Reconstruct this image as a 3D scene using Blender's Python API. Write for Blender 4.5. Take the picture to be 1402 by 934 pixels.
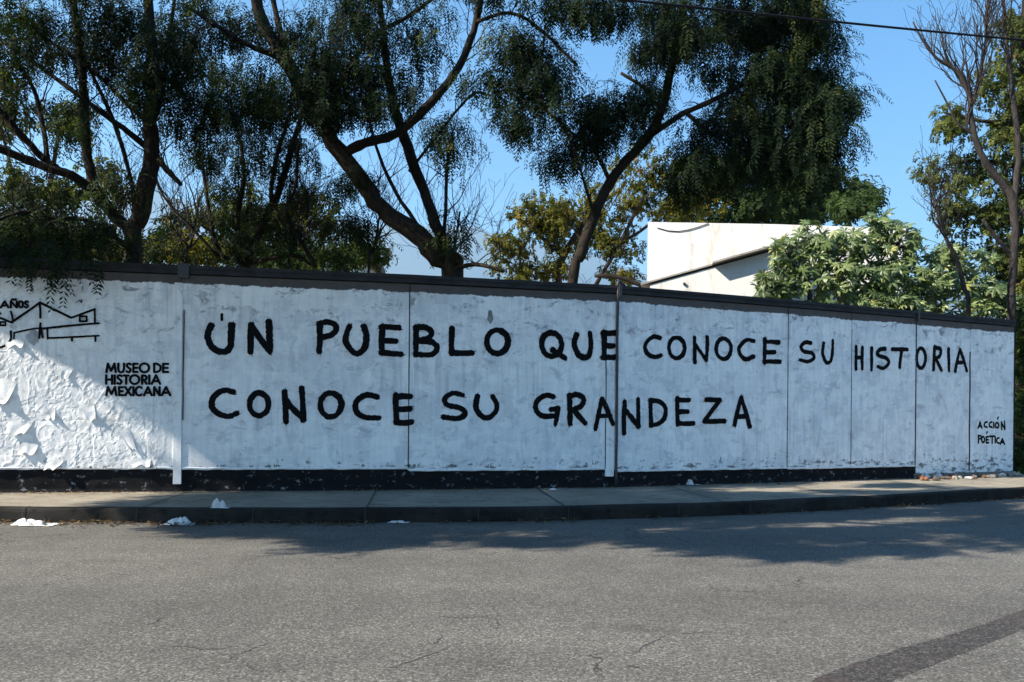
import bpy, math, random
import numpy as np
from mathutils import Vector, Matrix, noise as mn

for o in list(bpy.data.objects):
    bpy.data.objects.remove(o)
SC = bpy.context.scene
COL = SC.collection
R = math.radians

# ------------------------------------------------------------------ camera
FPX = 1100.0            # focal length in photo pixels (photo 1402 x 934)
EYE = 1.17              # seat height of the photographer above the road
ROLL = R(0.52)
CX, CY = 701.0, 572.3
cam = bpy.data.cameras.new('camera')
cam.sensor_width = 36.0
cam.lens = FPX / 1402.0 * 36.0
cam.shift_y = (CY - 467.0) / 1402.0
cam.clip_end = 60000
camo = bpy.data.objects.new('camera', cam)
COL.objects.link(camo)
cr, sr = math.cos(ROLL), math.sin(ROLL)
camo.matrix_world = Matrix(((cr, -sr, 0, 0), (0, 0, -1, 0), (sr, cr, 0, EYE), (0, 0, 0, 1)))
SC.camera = camo

# ------------------------------------------------------------------ sky, sun, exposure
SUN_EL, SUN_TH = R(38), R(21)
SUN = Vector((-math.cos(SUN_TH) * math.cos(SUN_EL), -math.sin(SUN_TH) * math.cos(SUN_EL), math.sin(SUN_EL)))
world = bpy.data.worlds.new('World')
SC.world = world
world.use_nodes = True
wn = world.node_tree
sky = wn.nodes.new('ShaderNodeTexSky')
sky.sky_type = 'NISHITA'
sky.sun_disc = False
sky.sun_elevation = SUN_EL
sky.sun_rotation = math.atan2(SUN.x, SUN.y)
sky.altitude = 500
sky.air_density = 1.25
sky.dust_density = 0.4
sky.ozone_density = 2.5
bg = wn.nodes['Background']
bg.inputs['Strength'].default_value = 0.060
hs = wn.nodes.new('ShaderNodeHueSaturation')
hs.inputs['Saturation'].default_value = 1.4
wn.links.new(sky.outputs[0], hs.inputs['Color'])
wn.links.new(hs.outputs[0], bg.inputs['Color'])
sun = bpy.data.lights.new('sun', 'SUN')
sun.energy = 5.0
sun.angle = R(0.5)
sun.color = (1.0, 0.91, 0.78)
suno = bpy.data.objects.new('sun', sun)
COL.objects.link(suno)
suno.rotation_euler = SUN.to_track_quat('Z', 'Y').to_euler()
vs = SC.view_settings
vs.view_transform = 'Standard'
vs.look = 'None'
vs.exposure = 1.86
vs.gamma = 1.0
vs.use_curve_mapping = False

# ------------------------------------------------------------------ helpers
def P(px, py, Y):
    """where a point seen at (px, py) stands when it is Y metres away"""
    u, v = (px - CX) / FPX, -(py - CY) / FPX
    return np.array((Y * (u * cr - v * sr), Y, EYE + Y * (u * sr + v * cr)))

def to_px(p):
    x, y, z = p[0] / p[1], p[1], (p[2] - EYE) / p[1]
    return CX + FPX * (x * cr + z * sr), CY - FPX * (z * cr - x * sr)

def on_ground(px, py, z=0.0):
    d = P(px, py, 1.0) - np.array((0, 0, EYE))
    t = (z - EYE) / d[2]
    return np.array((d[0] * t, t, z))

class MB:
    def __init__(s):
        s.V = []; s.F = []
    def quadgrid(s, rows):
        b = len(s.V); n = len(rows[0])
        for r in rows: s.V.extend([tuple(p) for p in r])
        for i in range(len(rows) - 1):
            for j in range(n - 1):
                s.F.append((b + i*n + j, b + i*n + j + 1, b + (i+1)*n + j + 1, b + (i+1)*n + j))
    def tube(s, pts, radii, sides=6, cap=True):
        b = len(s.V); n = len(pts)
        pts = [Vector(p) for p in pts]
        prev = None
        for i, p in enumerate(pts):
            t = (pts[min(i+1, n-1)] - pts[max(i-1, 0)])
            if t.length < 1e-9: t = Vector((0, 0, 1))
            t.normalize()
            if prev is None:
                a = t.orthogonal().normalized()
            else:
                a = (prev - t * prev.dot(t))
                a = a.normalized() if a.length > 1e-6 else t.orthogonal().normalized()
            prev = a
            c = t.cross(a)
            for k in range(sides):
                an = 2 * math.pi * k / sides
                q = p + (a * math.cos(an) + c * math.sin(an)) * radii[i]
                s.V.append((q.x, q.y, q.z))
        for i in range(n - 1):
            for k in range(sides):
                k2 = (k + 1) % sides
                s.F.append((b + i*sides + k, b + i*sides + k2, b + (i+1)*sides + k2, b + (i+1)*sides + k))
        if cap:
            s.F.append(tuple(b + k for k in reversed(range(sides))))
            s.F.append(tuple(b + (n-1)*sides + k for k in range(sides)))
    def box(s, c, sz, rot=None):
        b = len(s.V)
        for dz in (-.5, .5):
            for dx, dy in ((-.5, -.5), (.5, -.5), (.5, .5), (-.5, .5)):
                q = Vector((dx*sz[0], dy*sz[1], dz*sz[2]))
                if rot is not None: q = rot @ q
                s.V.append((c[0]+q.x, c[1]+q.y, c[2]+q.z))
        for f in ((3,2,1,0), (4,5,6,7), (0,1,5,4), (1,2,6,5), (2,3,7,6), (3,0,4,7)):
            s.F.append(tuple(b + i for i in f))
    def prism(s, poly, z0, z1):
        """closed plan polygon (counter-clockwise) extruded"""
        b = len(s.V); n = len(poly)
        s.V += [(p[0], p[1], z0) for p in poly] + [(p[0], p[1], z1) for p in poly]
        s.F.append(tuple(b + i for i in reversed(range(n))))
        s.F.append(tuple(b + n + i for i in range(n)))
        for i in range(n):
            j = (i + 1) % n
            s.F.append((b + i, b + j, b + n + j, b + n + i))

def mk(name, mb, mat, parent=None, origin=None, uv=None, attr=None, smooth=False):
    V = np.asarray(mb.V if isinstance(mb, MB) else mb[0], dtype=np.float64).reshape(-1, 3)
    F = mb.F if isinstance(mb, MB) else mb[1]
    o3 = np.zeros(3)
    if parent is not None: o3 = np.array(parent['org'])
    elif origin is not None: o3 = np.asarray(origin, float)
    V = V - o3
    me = bpy.data.meshes.new(name)
    if isinstance(F, np.ndarray):
        nf, k = F.shape
        me.vertices.add(len(V)); me.loops.add(nf * k); me.polygons.add(nf)
        me.vertices.foreach_set('co', V.astype(np.float32).ravel())
        me.loops.foreach_set('vertex_index', F.astype(np.int32).ravel())
        me.polygons.foreach_set('loop_start', np.arange(0, nf * k, k, dtype=np.int32))
        me.polygons.foreach_set('loop_total', np.full(nf, k, dtype=np.int32))
        me.update(calc_edges=True)
    else:
        me.from_pydata(V.tolist(), [], F); me.update()
    if uv is not None:
        l = me.uv_layers.new(name='UVMap')
        idx = np.empty(len(me.loops), dtype=np.int32)
        me.loops.foreach_get('vertex_index', idx)
        l.data.foreach_set('uv', np.asarray(uv, dtype=np.float32)[idx].ravel())
    if attr is not None:
        a = me.attributes.new('tone', 'FLOAT', 'POINT')
        a.data.foreach_set('value', np.asarray(attr, dtype=np.float32))
    if smooth:
        me.polygons.foreach_set('use_smooth', np.ones(len(me.polygons), dtype=bool))
    me.materials.append(mat)
    o = bpy.data.objects.new(name, me)
    COL.objects.link(o)
    if parent is not None: o.parent = PAR[parent['pid']]
    else: o.location = o3
    return o

PAR = {}
def thing(name, label, cat, org, group=None):
    e = bpy.data.objects.new(name, None)
    e.empty_display_size = 0.2
    COL.objects.link(e)
    e.location = tuple(float(x) for x in org)
    tag(e, label, cat, group)
    pid = len(PAR)
    PAR[pid] = e
    return {'org': [float(x) for x in org], 'pid': pid, 'ob': e}

def sub(o, th):
    """use a part as parent of a sub-part"""
    pid = len(PAR); PAR[pid] = o
    return {'org': th['org'], 'pid': pid, 'ob': o}

def tag(o, label, cat, group=None, kind=None):
    o['label'] = label; o['category'] = cat
    if group: o['group'] = group
    if kind: o['kind'] = kind

def struct(o):
    o['kind'] = 'structure'
    return o

# ------------------------------------------------------------------ materials
class NT:
    def __init__(s, name):
        s.m = bpy.data.materials.new(name); s.m.use_nodes = True
        s.t = s.m.node_tree; s.b = s.t.nodes['Principled BSDF']; s.out = s.t.nodes['Material Output']
    def n(s, typ, **kw):
        nd = s.t.nodes.new('ShaderNode' + typ)
        for k, v in kw.items(): setattr(nd, k, v)
        return nd
    def l(s, a, b): s.t.links.new(a, b)
    def set(s, sock, v):
        if isinstance(v, bpy.types.NodeSocket): s.l(v, sock)
        elif isinstance(v, tuple) and len(v) == 3 and sock.type == 'RGBA': sock.default_value = (*v, 1)
        else: sock.default_value = v
    def coord(s, which='Object', scale=(1, 1, 1), loc=(0, 0, 0)):
        tc = s.n('TexCoord'); mp = s.n('Mapping')
        s.l(tc.outputs[which], mp.inputs[0]); mp.inputs['Scale'].default_value = scale; mp.inputs['Location'].default_value = loc
        return mp.outputs[0]
    def noise(s, vec, scale, detail=4, rough=.55, dist=0):
        nd = s.n('TexNoise'); s.l(vec, nd.inputs['Vector'])
        nd.inputs['Scale'].default_value = scale; nd.inputs['Detail'].default_value = detail
        nd.inputs['Roughness'].default_value = rough; nd.inputs['Distortion'].default_value = dist
        return nd.outputs['Fac']
    def vor(s, vec, scale, feature='F1', out='Distance', rand=1):
        nd = s.n('TexVoronoi', feature=feature); s.l(vec, nd.inputs['Vector']); nd.inputs['Scale'].default_value = scale
        nd.inputs['Randomness'].default_value = rand
        return nd.outputs[out]
    def ramp(s, fac, stops):
        nd = s.n('ValToRGB'); s.set(nd.inputs[0], fac)
        e = nd.color_ramp.elements
        while len(e) < len(stops): e.new(.5)
        for i, (p, c) in enumerate(stops):
            e[i].position = p; e[i].color = (*c, 1) if isinstance(c, tuple) else (c, c, c, 1)
        return nd.outputs[0]
    def math(s, op, a, b=0.0, c=0.0, clamp=False):
        nd = s.n('Math', operation=op, use_clamp=clamp)
        for i, v in enumerate((a, b, c)): s.set(nd.inputs[i], v)
        return nd.outputs[0]
    def step(s, x, lo, hi):
        nd = s.n('MapRange', interpolation_type='SMOOTHSTEP')
        s.set(nd.inputs['Value'], x); s.set(nd.inputs['From Min'], lo); s.set(nd.inputs['From Max'], hi)
        return nd.outputs[0]
    def mix(s, fac, a, b, mode='MIX'):
        nd = s.n('Mix', data_type='RGBA', blend_type=mode)
        s.set(nd.inputs[0], fac); s.set(nd.inputs[6], a); s.set(nd.inputs[7], b)
        return nd.outputs[2]
    def bump(s, h, strength=.3, dist=.01):
        nd = s.n('Bump'); s.l(h, nd.inputs['Height']); nd.inputs['Strength'].default_value = strength; nd.inputs['Distance'].default_value = dist
        s.l(nd.outputs[0], s.b.inputs['Normal'])
    def fin(s, col, rough=.8, spec=.3):
        s.set(s.b.inputs['Base Color'], col); s.set(s.b.inputs['Roughness'], rough); s.b.inputs['Specular IOR Level'].default_value = spec
        return s.m

def mat_asphalt():
    t = NT('asphalt'); v = t.coord('Object')
    big = t.noise(v, .35, 3)
    mid = t.noise(v, 2.2, 4, .6)
    sp = t.noise(v, 62, 3, .7)
    st = t.vor(v, 105, 'F1', 'Color')
    sep = t.n('SeparateColor'); t.l(st, sep.inputs[0])
    agg = t.ramp(sep.outputs[0], [(0, .012), (.3, .035), (.62, .075), (.85, .13), (1, .26)])
    base = t.mix(.5, t.ramp(sp, [(.33, (.018, .0172, .0158)), (.67, (.145, .138, .122))]), t.mix(1.0, agg, (1, .96, .87), 'MULTIPLY'))
    tone = t.ramp(big, [(.3, .84), (.7, 1.1)])
    base = t.mix(1.0, base, tone, 'MULTIPLY')
    tone2 = t.ramp(mid, [(.25, .82), (.75, 1.12)])
    base = t.mix(1.0, base, tone2, 'MULTIPLY')
    # worn wheel tracks run along the street (x), slightly darker bands
    vt = t.coord('Object', (.08, 1.0, 1)); tr = t.noise(vt, 1.1, 3, .5)
    base = t.mix(1.0, base, t.ramp(tr, [(.3, .98), (.65, 1.26)]), 'MULTIPLY')
    oil = t.step(t.noise(t.coord('Object', (.5, 1.2, 1), (9, 2, 0)), 1.0, 6, .7), .60, .70)
    base = t.mix(t.math('MULTIPLY', oil, .35), base, (.03, .029, .027))
    # cracks
    w = t.n('VectorMath', operation='ADD'); nz = t.n('TexNoise'); t.l(v, nz.inputs['Vector']); nz.inputs['Scale'].default_value = 2.6; nz.inputs['Detail'].default_value = 5
    sc = t.n('VectorMath', operation='SCALE'); t.l(nz.outputs['Color'], sc.inputs[0]); sc.inputs['Scale'].default_value = .9
    t.l(v, w.inputs[0]); t.l(sc.outputs[0], w.inputs[1])
    d = t.vor(w.outputs[0], .85, 'DISTANCE_TO_EDGE', 'Distance')
    cr_ = t.math('SUBTRACT', 1.0, t.step(d, .004, .012))
    msk = t.step(t.noise(t.coord('Object', loc=(3.1, 7.7, 0)), .8, 3), .54, .62)
    crk = t.math('MULTIPLY', cr_, msk)
    base = t.mix(t.math('MULTIPLY', crk, .75), base, (.012, .012, .011))
    hh = t.math('ADD', t.math('MULTIPLY', sep.outputs[1], .6), sp)
    hh = t.math('SUBTRACT', hh, t.math('MULTIPLY', crk, 1.0))
    t.bump(hh, .35, .006)
    return t.fin(base, .85, .25)

def mat_tar():
    t = NT('tar'); v = t.coord('Object')
    st = t.vor(v, 95, 'F1', 'Color'); sep = t.n('SeparateColor'); t.l(st, sep.inputs[0])
    agg = t.ramp(sep.outputs[0], [(0, (.014, .013, .012)), (.6, (.030, .027, .025)), (1, (.085, .078, .07))])
    red = t.step(t.noise(v, 3.5, 3), .5, .68)
    base = t.mix(t.math('MULTIPLY', red, .45), agg, (.045, .027, .024))
    t.bump(sep.outputs[1], .3, .005)
    return t.fin(base, .8, .3)

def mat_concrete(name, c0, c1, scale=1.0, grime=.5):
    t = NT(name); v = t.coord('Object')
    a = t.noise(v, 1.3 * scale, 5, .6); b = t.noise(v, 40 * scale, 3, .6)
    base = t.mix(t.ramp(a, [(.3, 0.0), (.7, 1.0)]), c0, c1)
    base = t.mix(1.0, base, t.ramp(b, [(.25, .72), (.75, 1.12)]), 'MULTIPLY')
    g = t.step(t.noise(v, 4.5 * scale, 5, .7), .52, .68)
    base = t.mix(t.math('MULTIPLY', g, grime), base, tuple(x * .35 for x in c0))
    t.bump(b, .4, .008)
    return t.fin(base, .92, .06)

def mat_soil():
    t = NT('dry_soil'); v = t.coord('Object')
    a = t.noise(v, .6, 5); b = t.noise(v, 22, 4)
    base = t.mix(a, (.14, .11, .075), (.09, .10, .045))
    base = t.mix(1.0, base, t.ramp(b, [(.2, .6), (.8, 1.2)]), 'MULTIPLY')
    t.bump(b, .5, .03)
    return t.fin(base, .95, .1)

def mat_paint_wall(name='white_wall_paint', papery=False):
    """patchy white paint over grey board; UV is metres along / up the wall"""
    t = NT(name); uv = t.coord('UV'); sx = t.n('SeparateXYZ'); t.l(uv, sx.inputs[0])
    U, Vv = sx.outputs[0], sx.outputs[1]
    # roller patches: squares of slightly different coat
    br = t.n('TexBrick'); wv = t.n('VectorMath', operation='ADD'); nz = t.n('TexNoise'); t.l(uv, nz.inputs['Vector']); nz.inputs['Scale'].default_value = 3.2; nz.inputs['Detail'].default_value = 4
    s_ = t.n('VectorMath', operation='SCALE'); t.l(nz.outputs['Color'], s_.inputs[0]); s_.inputs['Scale'].default_value = .28
    t.l(uv, wv.inputs[0]); t.l(s_.outputs[0], wv.inputs[1]); t.l(wv.outputs[0], br.inputs['Vector'])
    br.inputs['Color1'].default_value = (0, 0, 0, 1); br.inputs['Color2'].default_value = (1, 1, 1, 1); br.inputs['Mortar'].default_value = (.5, .5, .5, 1)
    br.inputs['Scale'].default_value = 1.6; br.inputs['Mortar Size'].default_value = .004; br.inputs['Brick Width'].default_value = .62; br.inputs['Row Height'].default_value = .34
    patch = br.outputs['Color']
    vert = t.noise(t.coord('UV', (9, 1.1, 1)), 1.5, 5, .6)
    horiz = t.noise(t.coord('UV', (1.3, 8, 1)), 1.5, 5, .6)
    big = t.noise(uv, .9, 4, .55)
    white = t.mix(t.ramp(big, [(.3, 0.0), (.7, 1.0)]), (.67, .69, .715), (.80, .80, .80))
    c1 = t.step(t.noise(t.coord('UV', (1, 1.2, 1), (2, 5, 0)), 1.25, 5, .6, .35), .50, .53)
    c2 = t.step(t.noise(t.coord('UV', (1.25, 1, 1), (7, 1, 0)), 2.6, 6, .62, .3), .53, .555)
    c3 = t.step(t.noise(t.coord('UV', (1, 1.5, 1), (3, 8, 0)), 4.2, 6, .65, .4), .56, .59)
    white = t.mix(t.math('MULTIPLY', c1, .5), white, (.86, .855, .845))
    white = t.mix(t.math('MULTIPLY', c2, .5), white, (.54, .56, .60))
    white = t.mix(t.math('MULTIPLY', c3, .42), white, (.84, .84, .84))
    white = t.mix(t.math('MULTIPLY', patch, .10), white, (.66, .67, .70))
    white = t.mix(1.0, white, t.ramp(vert, [(.25, .86), (.60, 1.03)]), 'MULTIPLY')
    white = t.mix(1.0, white, t.ramp(horiz, [(.2, .92), (.6, 1.02)]), 'MULTIPLY')
    # scuffs and stains
    sc = t.step(t.noise(t.coord('UV', (1, 1.6, 1), (4, 9, 0)), 3.4, 8, .76, .6), .535, .65)
    topm = t.step(Vv, 1.7, 2.75)
    sc = t.math('MULTIPLY', sc, t.math('ADD', .38, t.math('MULTIPLY', topm, .5)))
    white = t.mix(sc, white, (.17, .175, .19))
    rain = t.step(t.noise(t.coord('UV', (13, .45, 1), (5, 3, 0)), 1.0, 4, .6), .50, .70)
    zone = t.step(t.noise(t.coord('UV', (1, 1.3, 1), (11, 6, 0)), .8, 3), .48, .62)
    white = t.mix(t.math('MULTIPLY', t.math('MULTIPLY', rain, zone), .55), white, (.33, .36, .40))
    warm = t.step(t.noise(t.coord('UV', (1, 1, 1), (1, 3, 0)), 1.1, 4), .56, .72)
    white = t.mix(t.math('MULTIPLY', warm, .22), white, (.47, .44, .38))
    # chips: small dark missing flakes
    ch = t.step(t.noise(t.coord('UV', (1.2, 1, 1), (8, 2, 0)), 17, 5, .72), .635, .67)
    ch2 = t.math('MULTIPLY', ch, t.step(t.noise(uv, 1.7, 3), .46, .60))
    # rubbed foot of the boards
    edge = t.noise(t.coord('UV', (1, .35, 1)), 7.5, 6, .75)
    foot = t.math('SUBTRACT', 1.0, t.step(Vv, t.math('ADD', .29, t.math('MULTIPLY', t.step(edge, .45, .72), .26)), t.math('ADD', .32, t.math('MULTIPLY', t.step(edge, .45, .72), .28))))
    fm = t.math('MULTIPLY', foot, t.step(t.noise(t.coord('UV', (.8, 2.2, 1)), 5, 7, .75), .50, .57))
    # the coat stops raggedly below the coping
    tn = t.noise(t.coord('UV', (1, .25, 1)), 3.2, 7, .72)
    tl = t.math('ADD', 2.69, t.math('MULTIPLY', tn, .15))
    top = t.step(Vv, tl, t.math('ADD', tl, .014))
    dark = t.mix(t.noise(uv, 6, 5), (.05, .048, .05), (.12, .10, .095))
    col = t.mix(t.math('MULTIPLY', ch2, .8), white, (.07, .07, .075))
    col = t.mix(t.math('MULTIPLY', fm, .85), col, (.055, .055, .06))
    col = t.mix(top, col, dark)
    h = t.math('ADD', t.math('MULTIPLY', vert, .5), t.noise(uv, 26, 5, .65))
    h = t.math('ADD', h, t.math('MULTIPLY', patch, .25))
    h = t.math('SUBTRACT', h, t.math('MULTIPLY', ch2, .7))
    t.bump(h, .22 if papery else .3, .01)
    return t.fin(col, .8, .15)

def mat_plinth():
    t = NT('black_plinth_paint'); uv = t.coord('UV')
    f = t.noise(t.coord('UV', (1, 1.4, 1)), 8, 7, .75)
    fl = t.step(f, .575, .63)
    lo = t.noise(uv, 3, 5)
    base = t.mix(lo, (.004, .004, .005), (.016, .0155, .017))
    base = t.mix(t.math('MULTIPLY', fl, .75), base, (.22, .235, .26))
    f2 = t.step(t.noise(uv, 30, 4, .7), .66, .72)
    base = t.mix(t.math('MULTIPLY', f2, .6), base, (.28, .29, .30))
    t.bump(f, .5, .015)
    return t.fin(base, .85, .08)

def mat_simple(name, c, rough=.7, var=.3, scale=8, spec=.3, metal=0, bump=.2):
    t = NT(name); v = t.coord('Object')
    a = t.noise(v, scale, 5, .6)
    base = t.mix(1.0, c, t.ramp(a, [(.25, 1 - var), (.75, 1 + var)]), 'MULTIPLY')
    if bump: t.bump(a, bump, .01)
    t.b.inputs['Metallic'].default_value = metal
    return t.fin(base, rough, spec)

def mat_letter():
    t = NT('black_brush_paint'); uv = t.coord('UV')
    a = t.noise(t.coord('UV', (1, 1, 1)), 20, 5, .7)
    base = t.mix(a, (.0025, .0025, .003), (.009, .009, .010))
    dry = t.step(t.noise(t.coord('UV', (1.2, 1, 1)), 36, 4, .75), .66, .72)
    base = t.mix(t.math('MULTIPLY', dry, .45), base, (.10, .11, .13))
    return t.fin(base, .8, .06)

def mat_bark(name, c0, c1):
    t = NT(name); v = t.coord('Object', (1, 1, .22))
    a = t.noise(v, 26, 6, .7); b = t.noise(t.coord('Object'), 2.5, 3)
    base = t.mix(t.ramp(a, [(.3, 0.0), (.7, 1.0)]), c0, c1)
    base = t.mix(1.0, base, t.ramp(b, [(.3, .8), (.7, 1.2)]), 'MULTIPLY')
    t.bump(a, .8, .02)
    return t.fin(base, .9, .15)

def mat_leaf(name, stops, rough=.5, trans=.3, spec=.35):
    t = NT(name); at = t.n('Attribute', attribute_name='tone')
    col = t.ramp(at.outputs['Fac'], stops)
    t.fin(col, rough, spec)
    tr = t.n('BsdfTranslucent'); t.l(t.mix(1.0, col, (1.25, 1.35, .55), 'MULTIPLY'), tr.inputs['Color'])
    ms = t.n('MixShader'); ms.inputs[0].default_value = trans
    t.l(t.b.outputs[0], ms.inputs[1]); t.l(tr.outputs[0], ms.inputs[2]); t.l(ms.outputs[0], t.out.inputs['Surface'])
    return t.m

def mat_stucco():
    t = NT('white_stucco'); v = t.coord('Object')
    a = t.noise(v, 1.2, 5, .6); b = t.noise(v, 30, 4)
    base = t.mix(a, (.49, .485, .465), (.58, .575, .56))
    st = t.step(t.noise(t.coord('Object', (1.6, 1.6, .4)), 1.4, 6, .72), .53, .66)
    base = t.mix(t.math('MULTIPLY', st, .6), base, (.33, .28, .21))
    ck = t.vor(t.coord('Object'), 1.3, 'DISTANCE_TO_EDGE', 'Distance')
    ckm = t.math('MULTIPLY', t.math('SUBTRACT', 1.0, t.step(ck, .004, .012)), t.step(t.noise(v, .9, 2), .5, .6))
    base = t.mix(t.math('MULTIPLY', ckm, .5), base, (.3, .28, .25))
    t.bump(b, .25, .01)
    return t.fin(base, .85, .2)

M = dict(
    asphalt=mat_asphalt(), tar=mat_tar(),
    walk=mat_concrete('sidewalk_concrete', (.17, .152, .122), (.27, .243, .197), 1, .6),
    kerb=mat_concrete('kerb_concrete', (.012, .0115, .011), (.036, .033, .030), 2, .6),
    soil=mat_soil(),
    wall=mat_paint_wall(), paper=mat_paint_wall('pasted_paper_paint', True),
    plinth=mat_plinth(),
    coping=mat_simple('coping_dark_metal', (.026, .026, .030), .7, .45, 5, .15),
    block=mat_simple('grey_block', (.22, .21, .20), .9, .3, 5),
    pipe=mat_simple('dark_pipe', (.03, .03, .035), .5, .4, 10, .4),
    joint=mat_simple('dark_joint', (.03, .032, .038), .9, .4, 14, .2),
    letter=mat_letter(),
    bark=mat_bark('dark_bark', (.008, .0065, .005), (.034, .026, .020)),
    bark_b=mat_bark('grey_bark', (.012, .010, .0095), (.05, .043, .04)),
    leaf_dark=mat_leaf('feathery_dark_leaf', [(0, (.0042, .0088, .0048)), (.45, (.0095, .0195, .0085)), (.8, (.032, .048, .0145)), (1, (.10, .11, .028))], .75, .24, .08),
    leaf_yellowgreen=mat_leaf('yellow_green_leaf', [(0, (.022, .033, .009)), (.5, (.064, .076, .017)), (.8, (.11, .125, .026)), (1, (.14, .095, .032))], .75, .35, .10),
    leaf_green=mat_leaf('feathery_green_leaf', [(0, (0.0121, 0.0231, 0.0077)), (.5, (0.0275, 0.0484, 0.0132)), (.85, (0.0550, 0.0798, 0.0193)), (1, (0.0908, 0.0908, 0.0220))], .75, .3, .10),
    leaf_olive=mat_leaf('olive_leaf', [(0, (0.0422, 0.0454, 0.0086)), (.5, (0.0935, 0.0907, 0.0143)), (.8, (0.1544, 0.1317, 0.0215)), (1, (0.1776, 0.0954, 0.0251))], .75, .35, .10),
    leaf_broad=mat_leaf('broad_glossy_leaf', [(0, (.022, .042, .012)), (.5, (.075, .115, .035)), (.85, (.19, .23, .085)), (1, (.26, .26, .08))], .42, .28, .42),
    stucco=mat_stucco(),
    slab=mat_simple('roof_slab', (.22, .205, .185), .85, .3, 4),
    wire=mat_simple('cable_rubber', (.010, .010, .011), .7, .2, 20, .1),
    bag=mat_simple('white_plastic', (.55, .55, .54), .45, .2, 6, .4),
    paperlit=mat_simple('scrap_paper', (.48, .48, .47), .8, .25, 8),
    stone=mat_simple('rubble_stone', (.24, .215, .185), .9, .4, 9),
    plinth_stone=mat_simple('dark_rubble', (.07, .06, .05), .9, .4, 9),
    brick=mat_simple('broken_brick', (.15, .07, .04), .9, .3, 9),
    dryleaf=mat_leaf('dry_leaf', [(0, (.035, .020, .011)), (.5, (.085, .052, .027)), (1, (.17, .115, .062))], .8, .15, .1),
    hill=mat_simple('hill_scrub', (.05, .055, .045), .95, .35, .0018, .1, 0, 0),
    tile=mat_simple('house_roof', (.13, .11, .10), .9, .3, 3),
)

# ------------------------------------------------------------------ setting: ground, hills, street
rnd = random.Random(7)
KERB_H = 0.15
HAZE = .000125
b = MB(); b.quadgrid([[(-14000, -2000, -.03), (14000, -2000, -.03)], [(-14000, 11000, -.03), (14000, 11000, -.03)]])
struct(mk('ground', b, M['soil']))

# mountain range far away
b = MB(); rows = []
ridge_px = [(-900, 240), (-500, 220), (-200, 250), (0, 262), (120, 258), (240, 268), (330, 285), (430, 290), (520, 305), (600, 309), (645, 304), (690, 330), (780, 352), (900, 372), (1050, 380), (1250, 385), (1500, 370), (1900, 340), (2500, 300)]
rx = [p[0] for p in ridge_px]; ry = [p[1] for p in ridge_px]
for j in range(13):
    f = j / 12; row = []
    for i in range(161):
        px = -900 + 3400 * i / 160
        zt = P(px, float(np.interp(px, rx, ry)), 8000.0)[2]
        dpt = 5100 + 2900 * f
        X = (px - CX) / FPX * 8000
        n_ = mn.fractal(Vector((X * .001, dpt * .001, 3.3)), 1.0, 2.0, 5)
        row.append((X * (.75 + .25 * f) if f < 1 else X, dpt, -1 + zt * (f ** 1.25) * (1 + .22 * n_ * (1.15 - f)) + (40 * n_ if f > .9 else 0)))
    rows.append(row)
b.quadgrid(rows)
back = [(p[0], p[1] + 1500, -2) for p in rows[-1]]
b.quadgrid([rows[-1], back])
struct(mk('hills', b, M['hill'], smooth=True))

# kerb line in plan
kerb_px = [(0, 714.5), (250, 716), (500, 715.5), (700, 714), (850, 710.5), (1000, 705.5), (1100, 700.5), (1250, 692), (1402, 682)]
kp = [on_ground(x, y) for x, y in kerb_px]
def cat(pts, n=6):
    out = []
    pts = [np.asarray(p, float) for p in pts]
    ext = [2*pts[0]-pts[1]] + pts + [2*pts[-1]-pts[-2]]
    for i in range(1, len(ext) - 2):
        p0, p1, p2, p3 = ext[i-1:i+3]
        for k in range(n):
            t = k / n
            out.append(.5*((2*p1)+(p2-p0)*t+(2*p0-5*p1+4*p2-p3)*t*t+(3*p1-p0-3*p2+p3)*t**3))
    out.append(pts[-1])
    return out
kd0 = kp[0] + np.array((-26, -.3, 0)); kd1 = kp[-1] + np.array((26, 15.5, 0))
KL = [kd0] + cat(kp, 4) + [kd1]
# road sheet: from kerb back past the viewer
b = MB()
near = [np.array((p[0] + 3.0, -7.5, 0)) for p in KL]
NR = 7
b.quadgrid([[n_ * (1 - i/NR) + k_ * (i/NR) for n_, k_ in zip(near, KL)] for i in range(NR + 1)])
struct(mk('road', b, M['asphalt']))

# wall plan: corner posts, in metres
W = [np.array(p) for p in ((-10.7, 9.56), (-4.42, 10.71), (-1.45, 11.27), (1.576, 12.04), (4.56, 13.30), (7.30, 14.54), (9.80, 15.70))]
SEG = []
u = 0.0
for a, c in zip(W[:-1], W[1:]):
    d = c - a; L = float(np.hypot(*d)); d = d / L
    SEG.append(dict(u0=u, u1=u + L, a=a, d=d, n=np.array((d[1], -d[0]))))
    u += L
WALL_L = u
WH = 3.0
def seg_of(u):
    for s in SEG:
        if u <= s['u1']: return s
    return SEG[-1]
def wall_pt(u, v, off=0.0):
    s = seg_of(u)
    p = s['a'] + s['d'] * (u - s['u0']) + s['n'] * off
    return np.array((p[0], p[1], KERB_H + v))
def on_wall(px, py):
    d = P(px, py, 1.0) - np.array((0, 0, EYE))
    best = None
    for i, s in enumerate(SEG):
        A = np.array(((d[0], -s['d'][0]), (1.0, -s['d'][1])))
        t, k = np.linalg.solve(A, s['a'])
        L = s['u1'] - s['u0']
        miss = max(0, -k, k - L)
        if best is None or miss < best[0]:
            best = (miss, s['u0'] + k, EYE + d[2] * t - KERB_H, t)
    return best[1], best[2], best[3]

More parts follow.
